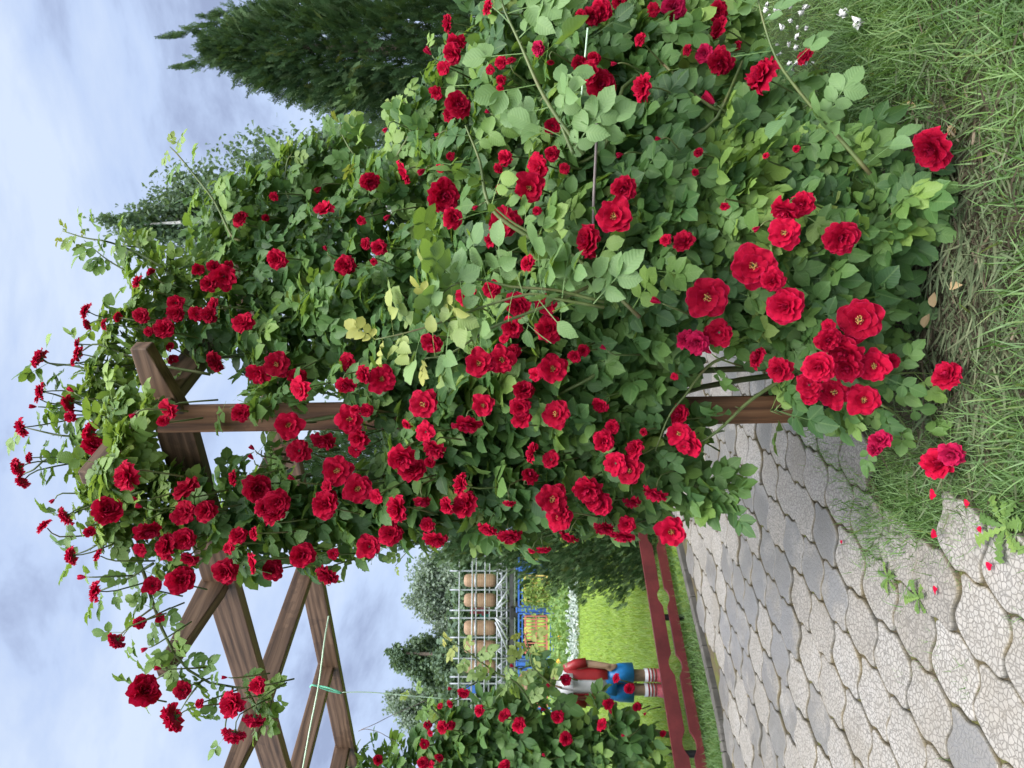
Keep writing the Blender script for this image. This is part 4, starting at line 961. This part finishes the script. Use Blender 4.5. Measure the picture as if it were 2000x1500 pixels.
for k in range(7):
    p = ra + rd * (.35 + k * .93) + nrm(np.cross((0, 0, 1), rd)) * .03
    b = MB(); b.tube([p + (0, 0, -.05), p + (0, 0, .19)], .022, 10); b.build('post', M['black'], rf)

# ------------------------------------------------------------------ statue
sx, sy = -2.29, 5.5
stt = empty('painted_statue', (sx, sy, 0)); stt.scale = (.88, .85, 1); tag(stt, 'painted child statue in red jacket, blue shorts and striped socks, half hidden by roses', 'statue')
b = MB()
for sg in (-1, 1):
    lx = sx + sg * .062
    b.rings([(lx, sy, .03, .04, .045), (lx, sy, .1, .042, .046), (lx, sy, .19, .05, .052), (lx, sy, .28, .052, .055), (lx, sy, .4, .06, .065), (lx, sy, .5, .06, .065)], 14)
    sh = np.array((sx + sg * .125, sy, .79)); el = np.array((sx + sg * .168, sy - .01, .62)); ha = np.array((sx + sg * .165, sy - .05, .5)); 
    b.tube([sh, el, ha, ha + (0, -.01, -.04)], [.042, .035, .028, .024], 12)
    for f in range(4): b.tube([ha + (-.018 + .012 * f, -.012, -.035), ha + (-.02 + .0135 * f, -.02, -.075 - .008 * (f in (1, 2))), ha + (-.018 + .012 * f, -.008, -.098 - .008 * (f in (1, 2)))], [.008, .0075, .006], 6)
    b.tube([ha + (-sg * .02, -.015, -.015), ha + (-sg * .036, -.03, -.045), ha + (-sg * .034, -.03, -.065)], [.01, .009, .007], 6)
b.rings([(sx, sy, .45, .1, .075), (sx, sy, .55, .11, .08), (sx, sy, .7, .115, .08), (sx, sy, .8, .12, .07), (sx, sy, .84, .06, .05), (sx, sy, .9, .04, .042), (sx, sy, .93, .05, .05), (sx, sy - .005, .97, .08, .08), (sx, sy, 1.03, .092, .098), (sx, sy, 1.09, .083, .092), (sx, sy, 1.14, .04, .05)], 18)
b.tube([(sx, sy - .088, 1.035), (sx, sy - .112, 1.02)], [.012, .016], 8)
for sg in (-1, 1): b.tube([(sx + sg * .085, sy, 1.03), (sx + sg * .104, sy + .005, 1.035)], [.022, .02], 8)
b.build('body', M['skin'], stt, smooth=True, remesh=.008)
b = MB()
for sg in (-1, 1): b.rings([(sx + sg * .034, sy - .089, 1.038 + z, .013 * w, .006) for z, w in ((-.012, .3), (0, 1), (.012, .3))], 8)
b.build('eyes', M['black'], stt, smooth=True)
b = MB(); b.rings([(sx, sy - .083, .985, .028, .008), (sx, sy - .084, .99, .03, .008)], 10); b.build('mouth', M['jacket'], stt)
b = MB(); b.rings([(sx, sy + .02, 1.02, .1, .095), (sx, sy + .012, 1.08, .1, .1), (sx, sy + .01, 1.13, .07, .075), (sx, sy + .01, 1.16, .02, .02)], 18); b.build('hair', M['hair'], stt, smooth=True)
b = MB(); b.rings([(sx, sy - .014, .48, .1, .085), (sx, sy - .014, .6, .105, .088), (sx, sy - .01, .74, .11, .085), (sx, sy, .82, .1, .07)], 20); b.build('shirt', M['shirt'], stt, smooth=True)
# jacket: open shell
def shell(rings, a0, a1, n=22, th=.012):
    V = []; m = len(rings)
    for off in (0, th):
        for (cx, cy, cz, rx, ry) in rings:
            for k in range(n + 1):
                a = a0 + (a1 - a0) * k / n; V.append((cx + (rx + off) * math.cos(a), cy + (ry + off) * math.sin(a), cz))
    W = n + 1; fs = []; L = m * W
    for i in range(m - 1):
        for k in range(n):
            q = (i * W + k, i * W + k + 1, (i + 1) * W + k + 1, (i + 1) * W + k); fs.append(tuple(q[::-1])); fs.append(tuple(x + L for x in q))
        for k in (0, n): fs.append((i * W + k, (i + 1) * W + k, (i + 1) * W + k + L, i * W + k + L))
    for i in (0, m - 1):
        for k in range(n): fs.append((i * W + k, i * W + k + 1, i * W + k + 1 + L, i * W + k + L))
    return V, fs
b = MB(); g = .5
b.add(*shell([(sx, sy, .475, .13, .105), (sx, sy, .56, .122, .105), (sx, sy, .68, .122, .1), (sx, sy, .78, .128, .088), (sx, sy, .83, .085, .07)], -PI / 2 + g, 1.5 * PI - g))
for sg in (-1, 1): b.tube([(sx + sg * .11, sy, .785), (sx + sg * .16, sy - .005, .71), (sx + sg * .178, sy - .012, .63)], [.046, .045, .041], 14)
b.build('jacket', M['jacket'], stt, smooth=True)
b = MB(); b.add(*shell([(sx, sy - .03, .74, .1, .125), (sx, sy - .012, .82, .105, .1), (sx, sy, .872, .062, .066)], -PI / 2 + .12, 1.5 * PI - .12, 22, .01)); b.build('collar', M['shirt'], stt, smooth=True)
b = MB(); b.rings([(sx, sy, .52, .115, .09), (sx, sy, .47, .135, .1), (sx, sy, .41, .15, .108)], 20)
for sg in (-1, 1): b.rings([(sx + sg * .07, sy, .46, .065, .085), (sx + sg * .082, sy, .38, .08, .095), (sx + sg * .086, sy, .275, .083, .092)], 18)
b.build('shorts', M['shorts'], stt, smooth=True)
for sg in (-1, 1):
    lx = sx + sg * .064
    b = MB(); b.rings([(lx, sy, .09, .052, .056), (lx, sy, .185, .057, .06)], 16); o = b.build('sock', M['shirt'], stt, smooth=True)
    b = MB()
    for z in (.105, .13, .155): b.rings([(lx, sy, z - .006, .0565, .0605), (lx, sy, z + .006, .0575, .0615)], 16)
    b.build('sock_stripes', M['jacket'], o, smooth=True)
    b = MB(); b.rings([(lx, sy - .03, .0, .058, .09), (lx, sy - .03, .03, .06, .095), (lx, sy - .015, .06, .056, .075), (lx, sy, .095, .054, .058)], 18); b.build('shoe', M['shoe'], stt, smooth=True)

# ------------------------------------------------------------------ conifers
def spray():
    V = []; Fq = []; UV = []
    def strip(p, q, w):
        b = len(V); d = nrm(q - p); s = np.array((-d[1], d[0], 0)) * w; m = (p + q) / 2
        for pt, ww in ((p, .6), (m, 1), (q, .15)): V.append(pt + s * ww); V.append(pt - s * ww)
        Fq.append((b, b + 1, b + 3, b + 2)); Fq.append((b + 2, b + 3, b + 5, b + 4)); UV.extend([(.5, .5)] * 6)
    strip(np.zeros(3), np.array((1., 0, -.05)), .024)
    for i in range(9):
        t_ = .1 + i * .095
        for sg in (-1, 1):
            L = (.42 - .3 * t_) * rng.uniform(.8, 1.15); a = rng.uniform(.5, .8); p = np.array((t_, 0, -.05 * t_)); q = p + np.array((math.cos(a) * L, sg * math.sin(a) * L, rng.uniform(-.08, .06)))
            strip(p, q, .021)
            if L > .2:
                m = (p + q) / 2
                for s2 in (-1, 1): strip(m, m + np.array((math.cos(a + s2 * .6) * L * .4, sg * math.sin(a + s2 * .6) * L * .4, rng.uniform(-.05, .05))), .019)
    return np.array(V), np.array(Fq), np.array(UV)
SPR = [spray() for _ in range(4)]
def conifer(name, base, prof, n, size, label, lean=(0, 0), tips=()):
    r = empty(name, base); tag(r, label, 'conifer'); acc = Acc(); hs = np.array([q[0] for q in prof]); rs = np.array([q[1] for q in prof]); Ht = hs[-1]
    for lay, frac in ((.97, .6), (.78, .25), (.5, .15)):
        m = int(n * frac); z = rng.uniform(0, 1, m); 
        zz = np.interp(np.cumsum(np.ones(m)) / m, np.cumsum(np.interp(np.linspace(0, Ht, 60), hs, rs + .06)) / np.cumsum(np.interp(np.linspace(0, Ht, 60), hs, rs + .06))[-1], np.linspace(0, Ht, 60))
        az = rng.uniform(0, 2 * PI, m); R0 = np.interp(zz, hs, rs)
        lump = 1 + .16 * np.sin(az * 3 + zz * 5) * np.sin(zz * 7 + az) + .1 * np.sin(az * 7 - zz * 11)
        R = R0 * lump * lay * rng.uniform(.82, 1.06, m)
        o = np.stack([np.cos(az), np.sin(az), np.zeros(m)], 1); pos = np.array(base) + o * R[:, None] + np.stack([lean[0] * zz, lean[1] * zz, zz], 1)
        X = nrm(o * .55 + np.array((0, 0, .8)) + rng.normal(0, .3, (m, 3))); tn = np.stack([-np.sin(az), np.cos(az), np.zeros(m)], 1)
        Z = nrm(tn * rng.choice([-1, 1], m)[:, None] * .8 + o * .7 + rng.normal(0, .4, (m, 3)))
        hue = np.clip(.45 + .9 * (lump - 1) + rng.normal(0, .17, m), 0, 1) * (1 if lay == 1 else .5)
        idx = rng.integers(0, 4, m)
        for i in range(4):
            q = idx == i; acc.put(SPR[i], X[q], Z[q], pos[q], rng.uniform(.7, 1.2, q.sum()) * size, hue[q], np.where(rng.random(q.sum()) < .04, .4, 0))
    for (tp, bp, k) in tips:
        tp = np.array(tp); bp = np.array(bp); t_ = rng.random(k) ** .8; pos = bp + (tp - bp) * t_[:, None] + rng.normal(0, .03, (k, 3)) * (1.1 - t_)[:, None]
        X = nrm(nrm(tp - bp) + rng.normal(0, .35, (k, 3)) * (1.2 - t_)[:, None]); Z = nrm(rng.normal(0, 1, (k, 3)))
        for i in range(4): acc.put(SPR[i], X[i::4], Z[i::4], pos[i::4], (size * rng.uniform(.7, 1.05, k))[i::4] * (1.15 - .4 * t_[i::4]), np.clip(rng.normal(.6, .2, k), 0, 1)[i::4])
    acc.build('foliage', M['thuja'], r)
    b = MB(); b0 = np.array(base); b.tube([b0 + (0, 0, -.1), b0 + (lean[0] * Ht * .5, lean[1] * Ht * .5, Ht * .5), b0 + (lean[0] * Ht * .95, lean[1] * Ht * .95, Ht * .95)], [.09, .06, .01], 8); b.build('trunk', M['bark'], r, smooth=True)
YT = 4.5; tX = (750 - 95) / F * YT
conifer('thuja', (tX, YT, 0), [(0, .62), (.6, .72), (1.4, .6), (2.0, .38), (2.5, .27), (2.85, .16), (3.0, .07), (3.1, .01)], 20000, .1,
        'tall dark green thuja with two feathery tips against the sky', (0, 0), [(P(325, 70, YT), P(470, 40, YT), 70), (P(345, 130, YT), P(480, 110, YT), 70), (P(390, 90, YT), P(520, 70, YT), 60), (P(400, 30, YT), P(520, 20, YT), 50), (P(655, 225, YT - .3), P(720, 160, YT - .2), 60)])
YL = 6.6; lX = (750 - 925) / F * YL
conifer('thuja', (lX, YL, 0), [(0, .9), (.3, .95), (.75, .92), (1.15, .82), (1.75, .74), (2.3, .6), (2.9, .35), (3.4, .05)], 34000, .075, 'broad rounded thuja behind the climbing rose, standing at the lawn edge by the red rail')

# ------------------------------------------------------------------ far trees
quad = (np.array([(0, -.25, 0), (.5, -.42, .08), (1, 0, 0), (.5, .42, .08)]), np.array([(0, 1, 2, 3)]), np.array([(.5, .5)] * 4))
def tree(name, u, v, Y, blobs, n, leaf, mat, bark, label, sag=0.0):
    """blobs in px (u,v,ru,rv)"""
    gx = (750 - v) / F * Y; r = empty(name, (gx, Y, 0)); tag(r, label, 'tree', 'trees beyond the garden'); acc = Acc(); tot = sum(b[2] * b[3] for b in blobs)
    tops = []
    for (bu, bv, ru, rv) in blobs:
        C = P(bu, bv, Y + rng.uniform(-.03, .03) * Y); R = np.array((rv, (ru + rv) / 2, ru)) / F * Y; m = int(n * ru * rv / tot); tops.append(C)
        nsub = max(6, int(m / 60)); sc = C + nrm(rng.normal(0, 1, (nsub, 3))) * R * rng.uniform(.35, 1, (nsub, 1)); w = rng.integers(0, nsub, m)
        pos = sc[w] + rng.normal(0, .14, (m, 3)) * R * (1, 1, 1 + sag); pos[:, 2] -= sag * np.abs(rng.normal(0, .2, m)) * R[2]
        X = rng.normal(0, 1, (m, 3)) + np.array((0, 0, -.5 - sag)); Z = nrm(rng.normal(0, .6, (m, 3)) + np.array((0, -.3, .7)))
        acc.put(quad, X, Z, pos, rng.uniform(.6, 1.3, m) * leaf, np.clip(rng.normal(.5, .2, m) + rng.normal(0, .15, nsub)[w], 0, 1))
    acc.build('crown', mat, r, smooth=False)
    b = MB(); b0 = np.array((gx, Y, -.1)); top = max(tops, key=lambda q: q[2])
    b.tube([b0, b0 * .5 + top * .5, top], [.007 * Y, .004 * Y, .0008 * Y], 8)
    for q in tops: b.tube(spline([b0 * .45 + top * .55 - np.array((0, 0, .1 * (top[2]))), (b0 + q) / 2 + np.array((0, 0, .3 * q[2] / 2)), q], 6), np.linspace(.005 * Y, .001 * Y, 6), 6)
    b.build('trunk', bark, r, smooth=True)
tree('birch_tree', 620, 400, 20, [(330,430,110,60),(260,440,60,30),(430,400,120,90),(560,360,130,90),(700,330,120,90),(640,290,50,40),(850,350,130,100),(520,480,150,80)], 34000, .13, M['leaf_far'], M['bark_birch'], 'tall grey green birch rising above the roses beside the pointed thuja', .4)
tree('birch_tree', 900, 1150, 42, [(850,1130,55,45),(870,1190,50,40),(840,1165,45,40),(900,1120,50,50),(930,1180,50,50),(890,1225,40,30)], 24000, .2, M['leaf_birch'], M['bark_birch'], 'pale feathery birch behind the ride, nearest the rounded thuja', .3)
tree('round_tree', 880, 1285, 40, [(800,1290,45,32),(840,1275,50,38),(850,1315,50,32),(890,1290,50,45),(775,1275,22,16),(930,1290,50,50)], 20000, .2, M['leaf_far'], M['bark'], 'dark rounded tree standing alone behind the ride', 0)
tree('birch_tree', 850, 1375, 44, [(775,1370,30,25),(800,1390,35,32),(840,1370,45,35),(880,1400,50,45)], 13000, .2, M['leaf_birch'], M['bark_birch'], 'small pale tree crown just above the distant climbing rose', .3)
for (v, lb) in ((1100, 'dark green bush right behind the ride, nearest the thuja'), (1180, 'dark green bush behind the two middle barrels of the ride'), (1260, 'dark green bush behind the leafy shoot of the distant rose'), (1350, 'dark green bush behind the blue end panel of the ride'), (1440, 'dark green bush hidden behind the distant climbing rose')):
    tree('tall_bush', 950, v, 36, [(920,v,50,48),(970,v - 10,45,48),(1000,v + 10,30,48)], 4500, .3, M['leaf_far'], M['bark'], lb, 0)
tree('leafy_tree', 900, 700, 16, [(800,700,150,120),(900,560,150,130),(950,850,140,130),(1000,450,120,130),(1000,250,120,150)], 20000, .14, M['leaf_far'], M['bark'], 'green tree seen in glimpses behind the roses and arbour post', 0)

# ------------------------------------------------------------------ amusement ride
YR = 26.0
def R3(u, v, dy=0): return P(u, v, YR + dy)
rd_ = empty('amusement_ride', tuple(P(1000, 1200, YR) * (1, 1, 0))); tag(rd_, 'fairground ride with upright tan barrels in a grey steel cage on a truss platform', 'ride')
for (v0, v1) in ((1121,1146),(1159,1185),(1212,1240),(1251,1275),(1290,1314)):
    c = R3(938, (v0 + v1) / 2, .1); rr = (v1 - v0) / 2 / F * YR; hh = 31.5 / F * YR
    b = MB(); b.rings([(c[0], c[1], c[2] + z * hh, rr * q, rr * q) for z, q in ((-1, .5), (-.96, .74), (-.86, .93), (-.7, 1), (0, 1.02), (.7, 1), (.86, .93), (.96, .74), (1, .5))], 18)
    o = b.build('barrel', M['barrel'], rd_, smooth=True)
    b = MB(); b.rings([(c[0], c[1], c[2] + .12, rr * 1.045, rr * 1.045), (c[0], c[1], c[2] + .2, rr * 1.045, rr * 1.045)], 18); b.build('hoop', M['steel'], o, smooth=True)
b = MB()
for v in (1115,1152,1192,1207,1245,1286,1322,1335,1365,1400):
    b.tube(spline([R3(1000, v, -.55), R3(930, v, -.55), R3(886, v, -.5), R3(883, v, -.3), R3(886, v, .4), R3(960, v, .9)], 16), .028, 6)
b.build('cage_hoops', M['steel'], rd_, smooth=True)
b = MB()
for u, dy in ((895,-.6),(920,-.62),(945,-.62),(954,.6),(969,-.62),(928,.7)):
    b.tube([R3(u + 3, 1085, dy), R3(u, 1410, dy)], .026, 6)
b.build('cage_rails', M['steel'], rd_, smooth=True)
b = MB(); rg = np.linspace(1085, 1410, 22)
for i, v in enumerate(rg[:-1]):
    b.tube([R3(993, v, -.4), R3(972, rg[i + 1], -.4)] if i % 2 else [R3(972, v, -.4), R3(993, rg[i + 1], -.4)], .03, 6); b.tube([R3(993, v, .5), R3(972, v, .5)], .025, 6)
for (va, vb) in ((1150,1118),(1190,1152),(1207,1250),(1215,1272),(1207,1225),(1190,1172)): b.tube([R3(968, va if abs(va - 1199) > 20 else va, -.65), R3(992, vb, -.65)], .04, 6)
for u in (980, 990): b.tube([R3(u, 1085, -.5), R3(u, 1410, -.5)], .035, 6)
b.build('truss', M['steel'], rd_, smooth=True)
b = MB(); b.beam(R3(999, 1080), R3(999, 1415), 1.2, .14); b.build('platform_beam', M['darkbeam'], rd_)
b = MB(); b.beam(R3(1005, 1080, -.5), R3(1005, 1415, -.5), .1, .05)
b.build('platform_edge', M['steel'], rd_)
for v in (1120, 1198, 1290, 1380):
    b = MB(); b.beam(R3(1002, v), P(1000, v, YR) * (1, 1, 0), .25, .25, (0, 1, 0)); b.build('support', M['darkbeam'], rd_)
b = MB(); b.box(R3(926, 1346, .2), (.27, .1, .55)); b.build('end_panel', M['blue'], rd_, bevel=.02)
b = MB(); b.box(R3(938, 1193, .9), (.2, .15, .75)); b.box(R3(944, 1193, .75), (.28, .3, .12)); b.build('seat_back', M['paint_red'], rd_, bevel=.02)
b = MB(); b.box(R3(948, 1199, 1.1), (.2, .15, .4)); b.build('door_panel', simple('dark_green_paint', (.01, .12, .09), .5), rd_, bevel=.02)
b = MB(); b.box(R3(1000.5, 1197, -.7), (.4, .2, .12)); b.rings([(*R3(1008, 1197, -.7)[:2], R3(1008, 1197, -.7)[2] - .05, .18, .1), (*R3(1008, 1197, -.7)[:2], R3(1008, 1197, -.7)[2] + .12, .15, .1)], 12); b.build('hanging_gear', M['black'], rd_)

# ------------------------------------------------------------------ blue fence with coloured grilles
YF = 20.0
def B3(u, v, dy=0): return P(u, v, YF + dy)
def frame(b, u0, u1, v0, v1, w, dy=0, d=.04):
    for (a, c) in (((u0, v0), (u0, v1)), ((u1, v0), (u1, v1))): b.beam(B3(*a, dy), B3(*c, dy), d, w)
    for v in (v0, v1): b.beam(B3(u0, v, dy + .003), B3(u1, v, dy + .003), d, w, (0, 1, 0))
def panel(v0, v1, gmat, g0, g1, nb, label, gname, horiz=1):
    c = B3(1084, (v0 + v1) / 2); r = empty('blue_fence', (c[0], c[1], 0)); tag(r, label, 'fence', 'blue garden fence panels')
    b = MB(); frame(b, 1013, 1081, v0 + 2, v1 - 2, .045); frame(b, 1020, 1075, v0 + 7, v1 - 7, .03, .0)
    n = max(3, int((v1 - v0) / 14))
    for i in range(1, n):
        v = v0 + (v1 - v0) * i / n; b.beam(B3(1013, v, .002), B3(1020, v, .002), .025, .025, (0, 1, 0)); b.beam(B3(1075, v, .002), B3(1081, v, .002), .025, .025, (0, 1, 0))
    b.build('frame', M['blue'], r)
    b = MB(); frame(b, 1026, 1068, g0, g1, .05, -.05, .03)
    for i in range(1, nb):
        v = g0 + (g1 - g0) * i / nb; b.beam(B3(1024, v, -.045), B3(1070, v, -.045), .025, .03, (0, 1, 0))
    b.beam(B3(1047, g0, -.047), B3(1047, g1, -.047), .025, .03)
    b.build(gname, gmat, r)
panel(1112, 1186, M['yellow'], 1124, 1174, 7, 'blue fence panel holding a yellow slatted grille with a creeper on it', 'grille')
panel(1196, 1290, M['redgrid'], 1203, 1276, 11, 'blue fence panel holding a salmon red barred grille', 'grille')
panel(1302, 1390, M['redgrid'], 1312, 1380, 11, 'blue fence panel mostly hidden behind the distant climbing rose', 'grille')
panel(1012, 1104, M['yellow'], 1024, 1092, 9, 'blue fence panel hidden behind the rounded thuja', 'grille')
for v, lb in ((1108, 'blue fence post beside the thuja edge'), (1191, 'broad blue fence post between the yellow and the salmon grilles'), (1296, 'broad blue fence post beside the leafy shoot of the distant rose')):
    b = MB(); c = B3(1080, v, .05); b.box((c[0], c[1], .52), (.1, .1, 1.06)); b.box((c[0], c[1], 1.07), (.13, .13, .04)); o = b.build('fence_post', M['blue'], None, bevel=.01); tag(o, lb, 'fence post', 'blue garden fence posts')
# creeper on the yellow grille
a2 = Acc(); k = 700; q = np.stack([rng.uniform(1022, 1078, k), 1155 + rng.normal(0, 16, k) - rng.uniform(-20, 12, k)], 1); pos = np.array([B3(u, v, -.1 + rng.normal(0, .04)) for u, v in q]); c = pos.mean(0) * (1, 1, 0)
a2.put(quad, rng.normal(0, 1, (k, 3)), nrm(rng.normal(0, .5, (k, 3)) + np.array((0, -.7, .5))), pos - c, rng.uniform(.05, .11, k), rng.uniform(.4, 1, k), rng.uniform(.1, .7, k)); o = a2.build('creeper', M['leaf'], None, False); o.location = c; tag(o, 'yellow green creeper climbing over the yellow grille of the blue fence', 'creeper')
b = MB(); b.beam(P(1085, 1000, 19.4), P(1085, 1420, 19.4), .08, .1); o = b.build('border_board', M['paint_red']); tag(o, 'long dark red board edging the flower bed in front of the blue fence', 'board')
b = MB(); b.beam(P(1090, 1000, 18.9) , P(1090, 1420, 18.9), .12, .05); o = b.build('edging_strip', M['white']); tag(o, 'narrow whitish edging strip at the foot of the dark red board', 'edging')
# flower bed: green mass, silver edging plants and single flowers
def bedacc(mat, u0, u1, v0, v1, k, h, leaf, name, label, hue, clump=0):
    a2 = Acc(); u = rng.uniform(u0, u1, k); v = rng.uniform(v0, v1, k); pos = np.array([G(a, c) for a, c in zip(u, v)]); hh = h * (.55 + .45 * np.sin(v * .7) * np.sin(v * .23 + 1))
    pos[:, 2] = rng.uniform(0, 1, k) * hh
    a2.put(quad, rng.normal(0, 1, (k, 3)) + np.array((0, 0, .4)), nrm(rng.normal(0, .6, (k, 3)) + np.array((0, -.5, .7))), pos, rng.uniform(.6, 1.3, k) * leaf, np.clip(rng.normal(hue, .2, k), 0, 1), np.where(rng.random(k) < .06, .6, 0))
    o = a2.build(name, mat, None, False); tag(o, label, 'bedding plants', kind='stuff')
bedacc(M['leaf'], 1091, 1121, 1080, 1420, 6500, .3, .1, 'bedding_foliage', 'mixed green bedding plants filling the flower bed before the red board', .75)
bedacc(M['silver'], 1122, 1130, 1105, 1345, 1800, .16, .06, 'silver_edging_plants', 'silvery white edging plants along the lawn side of the flower bed', .5)
FC = {'orange': simple('orange_flower', (.85, .36, .02), .6), 'pink': simple('pink_flower', (.75, .05, .2), .6), 'palepink': simple('pale_pink_flower', (.8, .45, .5), .6), 'violet': simple('violet_flower', (.1, .06, .3), .6)}
def flower_mesh():
    b = MB()
    for k in range(7):
        a = 2 * PI * k / 7; c, s = math.cos(a), math.sin(a); b.add([(0, 0, 0), (.5 * c - .25 * s, .5 * s + .25 * c, .12), (1 * c, 1 * s, .1), (.5 * c + .25 * s, .5 * s - .25 * c, .12)], [(0, 1, 2, 3)])
    b.rings([(0, 0, 0, .2, .2), (0, 0, .15, .18, .18), (0, 0, .2, .05, .05)], 8)
    me = bpy.data.meshes.new('flower'); me.from_pydata(b.v, [], b.f); return me
FM = {k: flower_mesh() for k in FC}
for k in FC: FM[k].materials.append(FC[k])
for (kind, lst, lb) in (('orange', [(1095,1209),(1095,1213),(1107,1214),(1094,1236),(1094,1243),(1097,1271),(1105,1273),(1095,1280),(1091,1292),(1104,1206),(1094,1296)], 'small orange flower standing in the green bedding plants near the red board'),
                        ('pink', [(1107,1197),(1113,1203),(1112,1229),(1113,1233)], 'bright pink flower beside the silvery edging plants'),
                        ('palepink', [(1110,1195),(1117,1207),(1114,1211)], 'pale pink flower among the silvery edging plants'),
                        ('violet', [(1110,1262),(1118,1258),(1107,1245),(1116,1270),(1113,1290)], 'dark violet flower low in the shaded end of the flower bed')):
    for (u, v) in lst:
        o = bpy.data.objects.new('bedding_flower', FM[kind]); COL.objects.link(o); Yb = 14.6; o.location = P(u, v, Yb if u > 1105 else 15.6); s = rng.uniform(.04, .065); o.scale = (s, s, s); o.rotation_euler = (1.0 + rng.normal(0, .2), 0, rng.normal(0, .5)); tag(o, lb, 'flower', kind + ' bedding flowers')
